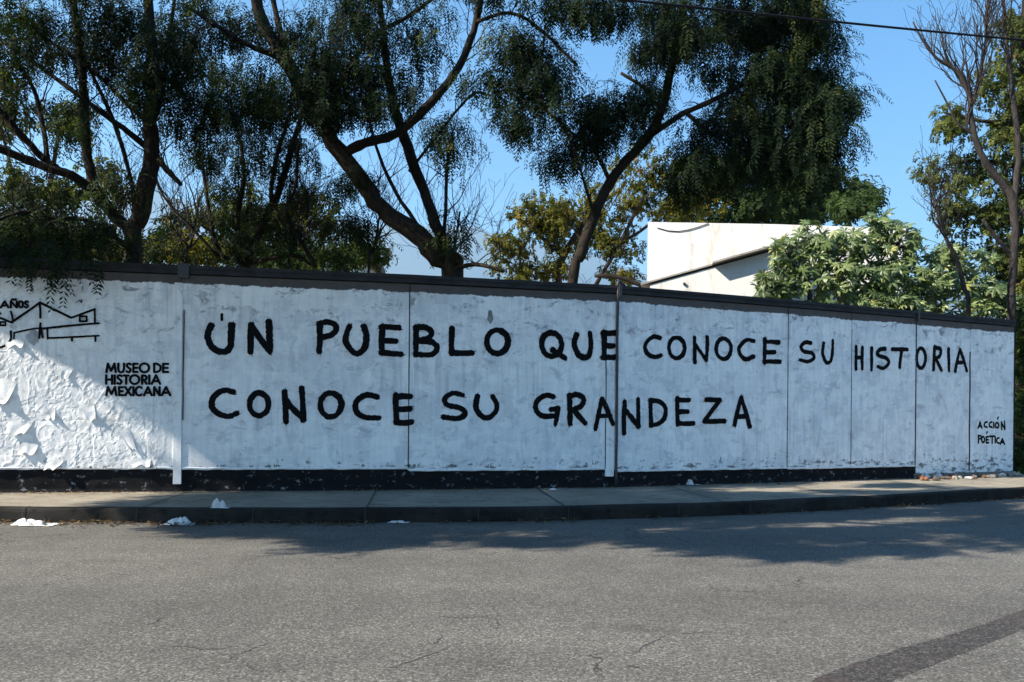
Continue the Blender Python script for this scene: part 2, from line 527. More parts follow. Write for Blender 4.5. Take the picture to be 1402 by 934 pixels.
# sidewalk: slab between kerb stones and wall foot, joints every 2 m cut as grooves
def kerb_at(i): return KL[i]
def off_line(line, dist):
    out = []
    for i, p in enumerate(line):
        t = line[min(i+1, len(line)-1)] - line[max(i-1, 0)]
        t = t / np.linalg.norm(t)
        out.append(p + np.array((-t[1], t[0], 0)) * dist)
    return out
k_in = off_line(KL, .16)
wl = [np.array((W[0][0] - 24, W[0][1] - 1.8, 0))]
def wall_y(x):
    pts = [wl[0][:2]] + W + [W[-1] + np.array((24, 12.5))]
    return float(np.interp(x, [p[0] for p in pts], [p[1] for p in pts]))
b = MB()
# dense strip so the slab can sag a little
dens = []
for i in range(len(k_in) - 1):
    n_ = max(1, int(np.linalg.norm(k_in[i+1] - k_in[i]) / .35))
    for k in range(n_): dens.append(k_in[i] + (k_in[i+1] - k_in[i]) * k / n_)
dens.append(k_in[-1])
def back_of(p):
    # walk along the normal direction of the street until the wall
    x = p[0] - .25 * 1.0
    return np.array((x, wall_y(x) + .06, 0))
rows = []
for j in range(8):
    row = []
    for p in dens:
        q = back_of(p); r_ = p + (q - p) * j / 7
        z = KERB_H - .004 + .006 * mn.noise(Vector((r_[0] * .7, r_[1] * .7, 1)))
        row.append((r_[0], r_[1], z))
    rows.append(row)
b.quadgrid(rows)
struct(mk('sidewalk', b, M['walk']))
# slab joints
b = MB()
acc = 0; last = dens[0]
for p in dens[1:]:
    acc += np.linalg.norm(p - last); last = p
    if acc > 2.05:
        acc = 0
        q = back_of(p)
        t = (q - p) / np.linalg.norm(q - p); s_ = np.array((t[1], -t[0], 0)) * .009
        z = np.array((0, 0, KERB_H + .006))
        pts0 = []; pts1 = []
        for k in range(9):
            c_ = p + (q - p) * k / 8 + s_ * rnd.uniform(-.5, .5)
            pts0.append(c_ - s_ + z); pts1.append(c_ + s_ + z)
        b.quadgrid([pts0, pts1])
o = struct(mk('sidewalk_joints', b, M['joint']))
# kerb: stones with rounded nose
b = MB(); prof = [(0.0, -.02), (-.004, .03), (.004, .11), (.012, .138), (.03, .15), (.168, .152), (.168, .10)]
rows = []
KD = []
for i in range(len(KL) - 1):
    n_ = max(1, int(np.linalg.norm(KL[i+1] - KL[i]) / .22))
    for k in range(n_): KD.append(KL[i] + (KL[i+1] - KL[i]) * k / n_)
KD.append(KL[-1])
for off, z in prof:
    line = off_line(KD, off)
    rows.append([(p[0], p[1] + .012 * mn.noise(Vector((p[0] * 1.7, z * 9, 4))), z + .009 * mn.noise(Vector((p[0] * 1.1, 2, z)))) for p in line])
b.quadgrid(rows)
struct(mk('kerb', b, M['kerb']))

b = MB(); acc = .3
for i in range(1, len(KD) - 1):
    acc += np.linalg.norm(KD[i] - KD[i-1])
    if acc > 1.02:
        acc = 0; t_ = KD[i+1] - KD[i-1]; t_ = t_ / np.linalg.norm(t_); n_ = np.array((t_[1], -t_[0], 0))
        rr0 = []; rr1 = []
        for off, z in ((-.004, .002), (.0, .06), (.004, .11), (.012, .139), (.03, .152), (.166, .154)):
            c_ = KD[i] - n_ * off + n_ * .014 + np.array((0, 0, z + .006)); w_ = .006 + .004 * mn.noise(Vector((i * .7, z * 30, 1)))
            rr0.append(c_ - t_ * w_); rr1.append(c_ + t_ * w_)
        b.quadgrid([rr0, rr1])
struct(mk('kerb_joints', b, M['joint']))

# dark patched strip on the asphalt, lower right
b = MB()
edge_a = [(1085, 945), (1150, 915), (1220, 892), (1290, 872), (1345, 855), (1402, 835), (1480, 812)]
edge_b = [(1195, 945), (1240, 925), (1290, 905), (1335, 888), (1370, 874), (1410, 858), (1480, 832)]
la = cat([on_ground(x, y, .0015) for x, y in edge_a], 8); lb = cat([on_ground(x, y, .0015) for x, y in edge_b], 8)
for i in range(len(la)):
    la[i] = la[i] + np.array((0, .018 * mn.noise(Vector((i * .9, 1, 1))), 0)); lb[i] = lb[i] + np.array((0, .018 * mn.noise(Vector((i * .8, 5, 1))), 0))
b.quadgrid([la, lb])
struct(mk('road_patch', b, M['tar']))
def road_crack(pts, w, nm='road_crack'):
    b = MB(); c = cat([on_ground(x, y, .0015) for x, y in pts], 7)
    r0, r1 = [], []
    for i, p in enumerate(c):
        p = p + np.array((.02 * mn.noise(Vector((i * .6, pts[0][0], 0))), .03 * mn.noise(Vector((i * .7, pts[0][1], 3))), 0))
        ww = w * (.5 + .9 * abs(mn.noise(Vector((i * .5, 2, pts[0][0]))))) * math.sin(math.pi * (i + .6) / (len(c) + .2))
        r0.append(p - np.array((0, ww, 0))); r1.append(p + np.array((0, ww, 0)))
    b.quadgrid([r0, r1])
    return b
cb = MB()
for pts, w in (([(195, 861), (215, 850), (235, 842)], .012), ([(865, 897), (880, 886), (900, 876), (915, 869)], .012), ([(675, 867), (683, 856), (678, 848), (684, 840)], .014),
               ([(310, 903), (330, 895), (350, 886), (372, 880)], .012), ([(520, 920), (560, 906), (600, 892), (640, 876)], .009), ([(590, 885), (602, 875), (606, 866)], .015),
               ([(200, 893), (240, 885), (290, 889), (330, 882)], .007), ([(900, 870), (960, 866), (1010, 868)], .006)):
    q = road_crack(pts, w); off = len(cb.V); cb.V += q.V; cb.F += [tuple(i + off for i in f) for f in q.F]
struct(mk('road_cracks', cb, M['joint']))

# ------------------------------------------------------------------ the painted wall
wall = thing('painted_wall', 'long white painted boundary wall with hand lettered black slogan and dark coping', 'wall', wall_pt(WALL_L / 2, 0))

def relief(u, v):
    s0 = SEG[0]
    base = .0022 * mn.noise(Vector((u * 1.7, v * 1.7, 2)))
    if u > s0['u1'] - .10 or v < 0: return base
    e = min(1.0, (s0['u1'] - .10 - u) / .25)
    f = e * min(1, max(0, (2.75 - v) / .5))
    # pasted and wrinkled paper: soft bulges plus sharp creases, strongest low on the left
    k = 1.0 if v < 1.6 else max(.35, 1 - (v - 1.6) * .7)
    bul = .011 * mn.noise(Vector((u * 1.3 + 5, v * 1.1, 7))) + .004 * mn.noise(Vector((u * 3.7, v * 3.1, 3)))
    cre = abs(mn.noise(Vector((u * 4.6 + .8 * v, v * 3.4 - u, 11)))); cre = (1 - min(1, cre * 5)) ** 2
    cre2 = abs(mn.noise(Vector((u * 11, v * 9, 17)))); cre2 = (1 - min(1, cre2 * 3)) ** 2
    # torn layers: flat plates with sharp edges
    n1 = mn.fractal(Vector((u * 1.5 + 3, v * 1.7, 23)), .8, 2.1, 5); n2 = mn.fractal(Vector((u * 2.6, v * 2.2 + 4, 31)), .8, 2.1, 4)
    lay = 0
    for th_, hh in ((-.35, .005), (-.05, .006), (.25, .005)): lay += hh * min(1, max(0, (n1 - th_) / .035))
    lay += .005 * min(1, max(0, (n2 - .12) / .035))
    su = (u + .07 * mn.noise(Vector((v * 3, 3, 0)))) % .66; sv = (v + .05 * mn.noise(Vector((u * 3, 1, 0)))) % .92
    edge = .004 * min(1, su / .03) + .004 * min(1, sv / .03)
    return base + .55 * f * k * (bul + .006 * cre + .003 * cre2 + lay + edge + .004)

joints_u = [SEG[i]['u1'] for i in range(5)]
SPLITS = [[], [], [], [], [on_wall(1166, 500)[0]], [on_wall(1328, 500)[0]]]
def panel(u0, u1, v0, v1, du, mat, gap=.008):
    b = MB(); uvs = []
    nu = max(2, int((u1 - u0) / du)); nv = max(2, int((v1 - v0) / du))
    rows = []
    for j in range(nv + 1):
        v = v0 + (v1 - v0) * j / nv
        row = []
        for i in range(nu + 1):
            uu = u0 + gap + (u1 - u0 - 2 * gap) * i / nu
            row.append(wall_pt(uu, v, relief(uu, v))); uvs.append((uu, v))
        rows.append(row)
    # returned edges give the board its thickness
    full = [[wall_pt(u0 + gap + (u1 - u0 - 2*gap) * i / nu, v0, -.045) for i in range(nu + 1)]] + rows
    uvs = [(u0 + gap + (u1 - u0 - 2*gap) * i / nu, v0) for i in range(nu + 1)] + uvs
    rows2 = []; uv2 = []
    for j, r_ in enumerate(full):
        v = v0 if j == 0 else v0 + (v1 - v0) * (j - 1) / nv
        rows2.append([wall_pt(u0 + gap, v, -.045)] + r_ + [wall_pt(u1 - gap, v, -.045)])
        uv2 += [(u0 + gap, v)] + uvs[j*(nu+1):(j+1)*(nu+1)] + [(u1 - gap, v)]
    b.quadgrid(rows2)
    return mk('wall_panel', b, mat, wall, uv=uv2, smooth=False)
cuts = []
VB = [.31, .30, .27, .235, .22, .07]
for i, s in enumerate(SEG):
    e = [s['u0']] + SPLITS[i] + [s['u1']]
    for a, c in zip(e[:-1], e[1:]):
        v0 = VB[i]
        p = panel(a, c, v0, 2.885, .017 if i == 0 else .06, M['paper'] if i == 0 else M['wall'])
        if i == 0: p['label'] = 'wrinkled left panel covered with pasted white paper'
# body behind, one closed block per straight stretch
b = MB()
fr = [wall_pt(s['u0'], 0, 0) for s in SEG] + [wall_pt(WALL_L, 0, 0)]
def mitre(off):
    out = []
    for i, w in enumerate(W):
        n0 = SEG[max(0, i-1)]['n']; n1 = SEG[min(i, 5)]['n']; n_ = (n0 + n1); n_ /= np.linalg.norm(n_)
        c_ = n_.dot(n0); out.append(w + n_ * off / c_)
    return out
def ribbon_block(off0, off1, z0, z1):
    b = MB(); a = mitre(off0); c = mitre(off1)
    rows = [[(p[0], p[1], z0) for p in a], [(p[0], p[1], z1) for p in a], [(p[0], p[1], z1) for p in c], [(p[0], p[1], z0) for p in c], [(p[0], p[1], z0) for p in a]]
    b.quadgrid(rows)
    n_ = len(a)
    b.F.append((0, n_, 2*n_, 3*n_)); b.F.append((n_-1, 4*n_-1, 3*n_-1, 2*n_-1))
    return b
mk('wall_core', ribbon_block(-.03, -.17, -.02, KERB_H + 2.88), M['block'], wall)
mk('coping', ribbon_block(.03, -.21, KERB_H + 2.90, KERB_H + WH), M['coping'], wall)
mk('coping_lip', ribbon_block(.048, .032, KERB_H + 2.965, KERB_H + WH + .012), M['coping'], wall)
# plinth, dark and flaking
b = MB(); rows = []; uv = []
ue = SEG[4]['u1']
nu = int(ue / .08)
for v in (-.03, .04, .12, .19, .25, .31):
    row = []
    for i in range(nu + 1):
        uu = ue * i / nu
        row.append(wall_pt(uu, v, -.022 + .012 * mn.noise(Vector((uu * 4, v * 9, 5))) + (.02 if v < 0 else 0))); uv.append((uu, v))
    rows.append(row)
b.quadgrid(rows)
mk('plinth', b, M['plinth'], wall, uv=uv)
# ragged mortar seam under the boards
b = MB(); r0 = []; r1 = []; r2 = []; uv = []
for i in range(nu * 2 + 1):
    uu = ue * i / (nu * 2); k = mn.noise(Vector((uu * 5, 0, 8)))
    vb = VB[SEG.index(seg_of(uu))]; r0.append(wall_pt(uu, vb - .012 + .01 * k, .004)); r1.append(wall_pt(uu, vb + .010 + .008 * k, .012 + .006 * k)); r2.append(wall_pt(uu, vb + .022 + .012 * k, .003))
b.quadgrid([r0, r1, r2])
mk('board_ledge', b, M['wall'], wall, uv=[(p * ue / (nu * 2), .6) for _ in range(3) for p in range(nu * 2 + 1)])

# posts / cover strips at the joints
def strip(u, w, v0, v1, proud, mat, nm, wob=.004):
    b = MB(); rows = []; uv = []
    n_ = int((v1 - v0) / .12)
    for j in range(n_ + 1):
        v = v0 + (v1 - v0) * j / n_; k = wob * mn.noise(Vector((u, v * 3, 2)))
        row = [wall_pt(u - w/2 + k, v, -.03), wall_pt(u - w/2 + k, v, proud), wall_pt(u + w/2 + k, v, proud), wall_pt(u + w/2 + k, v, -.03)]
        rows.append(row); vt = v if nm != 'cover_strip' else .7 + .66 * v; uv += [(u - w/2, vt), (u - w/2, vt), (u + w/2, vt), (u + w/2, vt)]
    b.quadgrid(rows)
    return mk(nm, b, mat, wall, uv=uv)
j0 = SEG[0]['u1']
strip(j0 - .035, .10, .10, 2.78, .016, M['wall'], 'cover_strip')
strip(j0 + .035, .010, .95, 2.42, .019, M['joint'], 'joint_gap', .006)
j2 = SEG[2]['u1']
strip(j2 - .115, .13, .16, 2.76, .012, M['wall'], 'cover_strip')
strip(j2 - .19, .007, .28, 1.9, .0145, M['joint'], 'joint_gap', .012)
b = MB(); pp = []
for k in range(25):
    v = .03 + 2.99 * k / 24
    pp.append(wall_pt(j2 - .02 + .006 * mn.noise(Vector((0, v * 2, 0))), v, .030))
b.tube(pp, [.021 + .003 * mn.noise(Vector((1, k, 0))) for k in range(25)], 10)
mk('conduit_pipe', b, M['pipe'], wall, smooth=True)
b = MB(); b.tube([wall_pt(j2 - .02, 2.99, .03), wall_pt(j2 - .02, 3.06, .03), wall_pt(j2 + .02, 3.085, .0), wall_pt(j2 + .12, 3.05, -.05), wall_pt(j2 + .2, 3.02, -.1)], [.022, .022, .02, .018, .016], 8)
mk('conduit_bend', b, M['pipe'], wall, smooth=True)
j3 = SEG[3]['u1']
strip(j3, .009, .25, 2.86, .006, M['joint'], 'joint_gap', .005)
j1 = SEG[1]['u1']
strip(j1, .008, .3, 2.86, .006, M['joint'], 'joint_gap', .005)
j4 = SEG[4]['u1']
strip(j4, .02, .08, 2.9, .008, M['joint'], 'joint_gap', .004)
strip(SPLITS[5][0], .03, .1, 2.35, .0065, M['joint'], 'joint_gap', .012)
strip(SPLITS[4][0], .007, .3, 2.6, .005, M['joint'], 'joint_gap', .006)
# coping brackets over the joints
for uu, du, z1 in ((j0 + .03, .14, 3.03), (j2 + .01, .05, 3.03), (j4, .05, 3.04)):
    b = MB(); s = seg_of(uu)
    rot = Matrix.Rotation(math.atan2(s['d'][1], s['d'][0]), 3, 'Z')
    b.box(wall_pt(uu, (2.84 + z1) / 2, .025), (du, .07, z1 - 2.84), rot)
    mk('coping_clamp', b, M['pipe'], wall)
# curled paper flaps on the left panel
fl = random.Random(4)
for (px, py, w, h, cl) in ((8, 520, .30, .34, .07), (40, 604, .26, .2, .06), (78, 628, .24, .16, .05), (170, 588, .18, .3, .05), (118, 552, .2, .25, .045), (20, 455, .28, .22, .06),
                           (30, 575, .3, .22, .06), (95, 500, .14, .2, .05), (65, 560, .2, .16, .05), (190, 628, .3, .12, .04), (120, 440, .1, .16, .03)):
    u0, v0, _ = on_wall(px, py)
    b = MB(); rows = []; uv = []
    ang = fl.uniform(-.5, .5); sk = fl.uniform(.2, .6)
    for j in range(9):
        g = j / 8
        row = []
        for i in range(8):
            f = i / 7 - .5
            lw = w * (1 - sk * g)
            du = f * lw + g * ang * h; dv = -g * h + .02 * math.sin(f * 9 + px)
            o_ = relief(u0 + du, v0 + dv) + .004 + cl * .6 * g ** 2.2 * (.6 + .8 * abs(f)) + .006 * mn.noise(Vector((du * 14, dv * 14, px)))
            row.append(wall_pt(u0 + du, v0 + dv + cl * g**3 * .6, o_)); uv.append((u0 + du + 2, min(2.2, max(.7, v0 + dv))))
        rows.append(row)
    b.quadgrid(rows)
    mk('paper_flap', b, M['paper'], wall, uv=uv, smooth=True)

# ---- hand painted lettering, measured as brush strokes along the wall face
def zmap(x0, y0, s):
    return lambda pts: [(x0 + x / s, y0 + y / s) for x, y in pts]
Z3 = zmap(0, 390, 5.495); Z4 = zmap(260, 420, 4.673); Z5 = zmap(540, 420, 4.382); Z6 = zmap(840, 440, 5.393); Z7 = zmap(1080, 440, 4.355)
def ring(cx, cy, rx_, ry_, st=-1.2, rot=0):
    return [(cx + rx_ * math.cos(st + 2*math.pi*k/12) , cy + ry_ * math.sin(st + 2*math.pi*k/12)) for k in range(13)]
STRIPS = [(j0 - .035, .10, .016), (j2 - .115, .13, .012)]
def surf(u, v):
    r_ = relief(u, v)
    for c, w_, h_ in STRIPS:
        if abs(u - c) < w_ / 2 + .012: r_ = max(r_, h_)
    return r_
class Word:
    def __init__(s): s.b = MB(); s.uv = []; s.k = 0
    def stroke(s, pts, wpx, smooth=True, rough=1.0):
        s.k += 1
        q = [on_wall(x, y) for x, y in pts]
        dep = sum(t[2] for t in q) / len(q)
        hw = wpx * dep / FPX / 2
        pl = [np.array((t[0], t[1], 0)) for t in q]
        c = cat(pl, 10) if smooth and len(pl) > 2 else None
        if c is None:
            c = []
            for a, d in zip(pl[:-1], pl[1:]):
                n_ = max(2, int(np.linalg.norm(d - a) / .012))
                c += [a + (d - a) * k / n_ for k in range(n_)]
            c.append(pl[-1])
        # even spacing
        L = [0]
        for a, d in zip(c[:-1], c[1:]): L.append(L[-1] + float(np.linalg.norm(d - a)))
        n_ = max(6, int(L[-1] / .011))
        xs = np.interp(np.linspace(0, L[-1], n_), L, [p[0] for p in c]); ys = np.interp(np.linspace(0, L[-1], n_), L, [p[1] for p in c])
        sd = rnd.uniform(0, 99)
        # round ends: extend by half a brush width
        rows = []
        def nz(a, f, z): return mn.noise(Vector((a * f + sd, z, sd * .37)))
        tx = np.gradient(xs); ty = np.gradient(ys); ln = np.hypot(tx, ty) + 1e-9; tx /= ln; ty /= ln
        ext = 4
        path = [(xs[0] - tx[0]*hw*.8*(1 - k/ext), ys[0] - ty[0]*hw*.8*(1 - k/ext), tx[0], ty[0], math.sqrt(max(.12, 1 - (1 - k/ext)**2))) for k in range(ext)]
        path += [(xs[i], ys[i], tx[i], ty[i], 1.0) for i in range(n_)]
        path += [(xs[-1] + tx[-1]*hw*.8*k/ext, ys[-1] + ty[-1]*hw*.8*k/ext, tx[-1], ty[-1], math.sqrt(max(.12, 1 - (k/ext)**2))) for k in range(1, ext + 1)]
        off = .0035 + .00035 * (s.k % 12) + (.006 if q[0][0] < SEG[0]['u1'] - .05 else 0)
        tap = rnd.uniform(-.16, .10)
        lo = []; mid = []; hi = []
        for i, (x, y, ax, ay, kk) in enumerate(path):
            a = i * .011; kk = kk * (1 + tap * (i / len(path) - .5) * 2 * rough)
            w0 = hw * kk * (1 + rough * (.22 * nz(a, 5, 1) + .22 * nz(a, 34, 2) + .10 * nz(a, 80, 3)))
            w1 = hw * kk * (1 + rough * (.22 * nz(a, 5, 5) + .22 * nz(a, 34, 7) + .10 * nz(a, 80, 9)))
            for lst, d_ in ((lo, -w0), (mid, 0), (hi, w1)):
                uu, vv = x - ay * d_, y + ax * d_
                lst.append((uu, vv, wall_pt(uu, vv, max(surf(uu, vv), surf(x, y)) + off)))
        s.b.quadgrid([[p[2] for p in lo], [p[2] for p in mid], [p[2] for p in hi]])
        for lst in (lo, mid, hi): s.uv += [(p[0], p[1]) for p in lst]
        # stray bristle marks past the stroke ends
        if rough > .7 and hw > .02:
            for e_, sg in ((0, -1), (-1, 1)):
                for _ in range(rnd.randint(2, 4)):
                    d_ = rnd.uniform(-.8, .8) * hw; bw = hw * rnd.uniform(.08, .2); st_ = hw * rnd.uniform(-.1, .3); ln_ = hw * rnd.uniform(.8, 1.35)
                    x0, y0, ax, ay = xs[e_], ys[e_], tx[e_] * sg, ty[e_] * sg
                    r3 = []
                    for q_ in (-1, 1):
                        r3.append([])
                        for f_ in (0, .5, 1):
                            w_ = bw * (1 - .75 * f_) * q_ + d_ * (1 - .12 * f_)
                            uu, vv = x0 + ax * (st_ + ln_ * f_) - ay * w_, y0 + ay * (st_ + ln_ * f_) + ax * w_
                            r3[-1].append(wall_pt(uu, vv, max(surf(uu, vv), surf(x0, y0)) + off + .00018)); s.uv.append((uu, vv))
                    s.b.quadgrid(r3)
    def done(s, text, nm='painted_word'):
        o = mk(nm, s.b, M['letter'], wall, uv=s.uv)
        o['label'] = text
        return o
def word(text, Z, w, *strokes):
    wd = Word()
    for st in strokes:
        if isinstance(st, tuple): pts, k = st
        else: pts, k = st, 1
        sharp = False
        wd.stroke(Z(pts), w * k, True)
    return wd.done(text)

word('black hand painted word UN', Z4, 9.2,
     [(137,118),(116,170),(118,215),(150,268),(208,290),(252,268),(264,200),(267,115)], ([(205,48),(205,86)], .38),
     [(392,115),(390,200),(388,290)], [(392,122),(450,205),(512,285)], [(505,95),(510,190),(512,282)])
word('black hand painted word PUEBLO', Z4, 8.4,
     [(832,112),(832,200),(828,288)], [(826,108),(880,97),(930,115),(935,150),(905,180),(850,196)],
     [(1020,124),(998,190),(1005,245),(1058,298),(1112,268),(1130,195),(1110,125)],
     [(1230,126),(1228,210),(1230,298)], [(1222,130),(1280,131),(1338,135)], [(1238,218),(1318,220)], [(1222,294),(1290,300),(1352,303)],
     *[[( (540 + x/4.382 - 260)*4.673, y*4.673/4.382) for x, y in st] for st in (
        [(130,122),(130,200),(128,284)], [(126,124),(180,124),(222,150),(205,188),(140,206)], [(148,205),(225,212),(256,248),(220,286),(126,286)],
        [(345,128),(342,200),(342,276)], [(342,278),(400,280),(468,278)], ring(617,210,64,70))])
word('black hand painted word QUE', Z5, 8.0,
     ring(942,225,60,70), [(948,258),(985,285),(1024,310)],
     [(1092,166),(1078,222),(1108,292),(1160,300),(1178,232),(1172,158)],
     [(1258,152),(1258,230),(1258,308)], [(1248,158),(1290,160),(1328,158)], [(1262,235),(1312,235)], [(1248,304),(1290,306),(1328,304)])
word('black hand painted word CONOCE', Z6, 6.2,
     [(345,122),(292,116),(240,160),(234,212),(270,254),(318,264),(350,252)], ring(465,195,58,76),
     [(597,120),(598,210),(600,304)], [(602,172),(640,225),(686,284)], [(690,116),(690,200),(682,288)],
     ring(812,203,55,74), [(1035,146),(982,138),(930,185),(928,235),(970,280),(1035,260)],
     [(1116,130),(1115,220),(1115,308)], [(1112,152),(1160,152),(1220,156)], [(1120,228),(1190,228)], [(1108,300),(1165,300),(1228,298)])
word('black hand painted word SU in the upper line', Z7, 5.6,
     [(132,130),(96,126),(72,152),(90,180),(138,190),(148,220),(112,240),(66,230)], [(207,130),(200,190),(222,244),(250,235),(260,180),(262,116)])
word('black hand painted word HISTORIA', Z7, 5.6,
     [(400,150),(400,220),(400,285)], [(438,155),(436,220),(436,285)], [(402,216),(434,216)], [(493,158),(492,290)],
     [(575,165),(540,170),(528,200),(582,222),(594,252),(562,280),(530,270)], [(614,168),(660,166),(706,168)], [(672,172),(664,225),(660,275)],
     ring(787,220,26,60), [(868,150),(864,220),(862,290)], [(866,155),(904,168),(898,208),(870,220)], [(872,218),(908,290)], [(952,165),(955,295)],
     [(1020,170),(1002,240),(992,298)], [(1020,170),(1045,240),(1060,295)], [(1002,246),(1044,246)])
word('black hand painted word CONOCE in the lower line', Z4, 8.2,
     [(280,546),(212,538),(150,580),(142,640),(185,686),(248,700),(302,680)], ring(442,625,60,74),
     [(605,542),(612,640),(616,738)], [(606,592),(660,655),(726,722)], [(715,520),(722,620),(724,728)], ring(902,628,68,76),
     [(1200,578),(1132,564),(1070,602),(1060,660),(1108,704),(1208,712)],
     [(1318,562),(1318,650),(1322,742)], *[[( (540 + x/4.382 - 260)*4.673, y*4.673/4.382) for x, y in st] for st in ([(8,540),(50,536),(98,537)], [(8,617),(94,612)], [(8,692),(60,696),(104,690)])])
word('black hand painted word SU in the lower line', Z5, 7.6,
     [(410,530),(350,520),(302,552),(318,590),(395,608),(424,640),(385,670),(292,662)], [(496,535),(490,600),(520,655),(562,668),(606,630),(612,585),(588,538)])
word('black hand painted word GRANDEZA', Z5, 7.6,
     [(955,540),(905,532),(855,568),(850,620),(890,655),(960,655)], [(938,616),(984,612)], [(978,614),(974,660),(966,704)],
     [(1050,530),(1052,620),(1054,704)], [(1046,534),(1100,528),(1134,556),(1115,598),(1062,620)], [(1078,622),(1110,660),(1144,700)],
     ([(1245,552),(1225,640),(1206,734)], .9), ([(1245,552),(1275,620),(1308,704)], .9), ([(1222,656),(1296,656)], .8),
     *[([( (840 + x/5.393 - 540)*4.382, (20 + y/5.393)*4.382) for x, y in st], .93) for st in (
        [(80,592),(76,710),(76,828)], [(76,642),(130,710),(186,776)], [(180,576),(182,680),(180,780)],
        [(272,582),(274,670),(276,768)], [(268,584),(330,590),(380,636),(376,710),(330,756),(272,770)],
        [(470,566),(470,660),(472,764)], [(466,580),(515,582),(558,580)], [(476,668),(548,668)], [(472,752),(530,756),(590,754)],
        [(682,580),(735,580),(786,580)], [(778,590),(725,660),(672,734)], [(668,740),(745,738),(820,738)],
        [(942,562),(915,660),(892,764)], [(942,562),(975,670),(1004,778)], [(912,702),(978,702)])])
sg = Word()
for st in ([(1140,600),(1128,638)], [(1140,600),(1150,638)], [(1131,626),(1148,626)], [(1182,600),(1168,605),(1165,625),(1182,632)], [(1210,600),(1197,606),(1195,625),(1210,632)], [(1220,602),(1221,635)],
           ring(1240,620,10,15), [(1247,571),(1244,582)], [(1266,600),(1268,645)], [(1266,603),(1286,642)], [(1284,595),(1287,645)]):
    sg.stroke(Z7(st), 2.7, True, .6)
sg.done('small black signature word ACCIÓN', 'painted_signature')
sg = Word()
for st in ([(1130,680),(1130,725)], [(1128,682),(1145,685),(1145,698),(1130,702)], ring(1157,705,9,17), [(1176,690),(1176,725)], [(1176,690),(1190,688)], [(1176,706),(1188,706)], [(1176,724),(1190,724)], [(1182,659),(1178,668)],
           [(1196,686),(1224,685)], [(1211,686),(1211,728)], [(1229,688),(1229,725)], [(1253,695),(1241,700),(1240,720),(1254,727)], [(1271,700),(1260,733)], [(1272,700),(1285,733)], [(1264,722),(1281,722)]):
    sg.stroke(Z7(st), 2.7, True, .6)
sg.done('small black signature word POÉTICA', 'painted_signature')

# stencilled museum lettering: heavy geometric capitals as straight strokes (unit box, y down)
def circ(a0=0, a1=360, n_=14): return [(.5 + .5*math.cos(R(a0 + (a1-a0)*k/n_)), .5 + .5*math.sin(R(a0 + (a1-a0)*k/n_))) for k in range(n_ + 1)]
GL = {'M': [[(.02,1),(.16,0)], [(.16,0),(.5,.85)], [(.5,.85),(.84,0)], [(.84,0),(.98,1)]], 'U': [[(0,0),(0,.6),(.2,.95),(.5,1),(.8,.95),(1,.6),(1,0)]],
      'S': [[(.95,.12),(.5,0),(.1,.22),(.45,.47),(.9,.7),(.55,1),(.02,.88)]], 'E': [[(0,0),(0,1)], [(0,.04),(1,.04)], [(0,.5),(.9,.5)], [(0,.96),(1,.96)]],
      'O': [circ()], 'D': [[(0,0),(0,1)], [(0,.02),(.5,.05),(.95,.3),(.95,.7),(.5,.95),(0,.98)]], 'H': [[(0,0),(0,1)], [(1,0),(1,1)], [(0,.5),(1,.5)]], 'I': [[(.5,0),(.5,1)]],
      'T': [[(0,.04),(1,.04)], [(.5,.04),(.5,1)]], 'R': [[(0,0),(0,1)], [(0,.04),(.7,.05),(.95,.28),(.7,.52),(0,.55)], [(.45,.55),(1,1)]], 'A': [[(0,1),(.5,0)], [(.5,0),(1,1)], [(.22,.68),(.78,.68)]],
      'X': [[(0,0),(1,1)], [(1,0),(0,1)]], 'C': [circ(-48, -312)], 'N': [[(0,1),(0,0)], [(0,0),(1,1)], [(1,1),(1,0)]],
      '~': [[(0,.6),(.25,.2),(.6,.6),(1,.2)]]}
def stencil(text, items, wpx, label):
    w = Word()
    for ch, x0, x1, y0, y1 in items:
        for st in GL[ch]:
            pts = [(x0 + (x1-x0)*x, y0 + (y1-y0)*y) for x, y in st]
            w.stroke(Z3(pts), wpx, len(pts) > 3, .35)
    w.done(label, 'stencilled_words')
pad = 5
def row(s, xs, y0, y1): return [(c, a + pad, d - pad, y0 + pad + i * 0, y1 - pad) for i, (c, (a, d)) in enumerate(zip(s, xs))]
stencil('', row('MUSEODE', [(798,882),(890,942),(950,995),(1003,1045),(1050,1130),(1158,1215),(1225,1272)], 588, 664), 3.2, 'stencilled black words MUSEO DE')
stencil('', row('HISTORIA', [(798,852),(862,874),(882,928),(930,978),(978,1056),(1068,1112),(1120,1132),(1140,1212)], 676, 752), 3.2, 'stencilled black word HISTORIA')
stencil('', row('MEXICANA', [(798,886),(896,936),(940,996),(1002,1014),(1020,1082),(1082,1150),(1158,1208),(1214,1288)], 764, 838), 3.2, 'stencilled black word MEXICANA')
stencil('', row('AÑOS'.replace('Ñ', 'N'), [(5,72),(80,135),(140,182),(184,222)], 120, 178) + [('~', 92, 124, 106, 120)], 3.0, 'stencilled black word AÑOS')
w = Word()
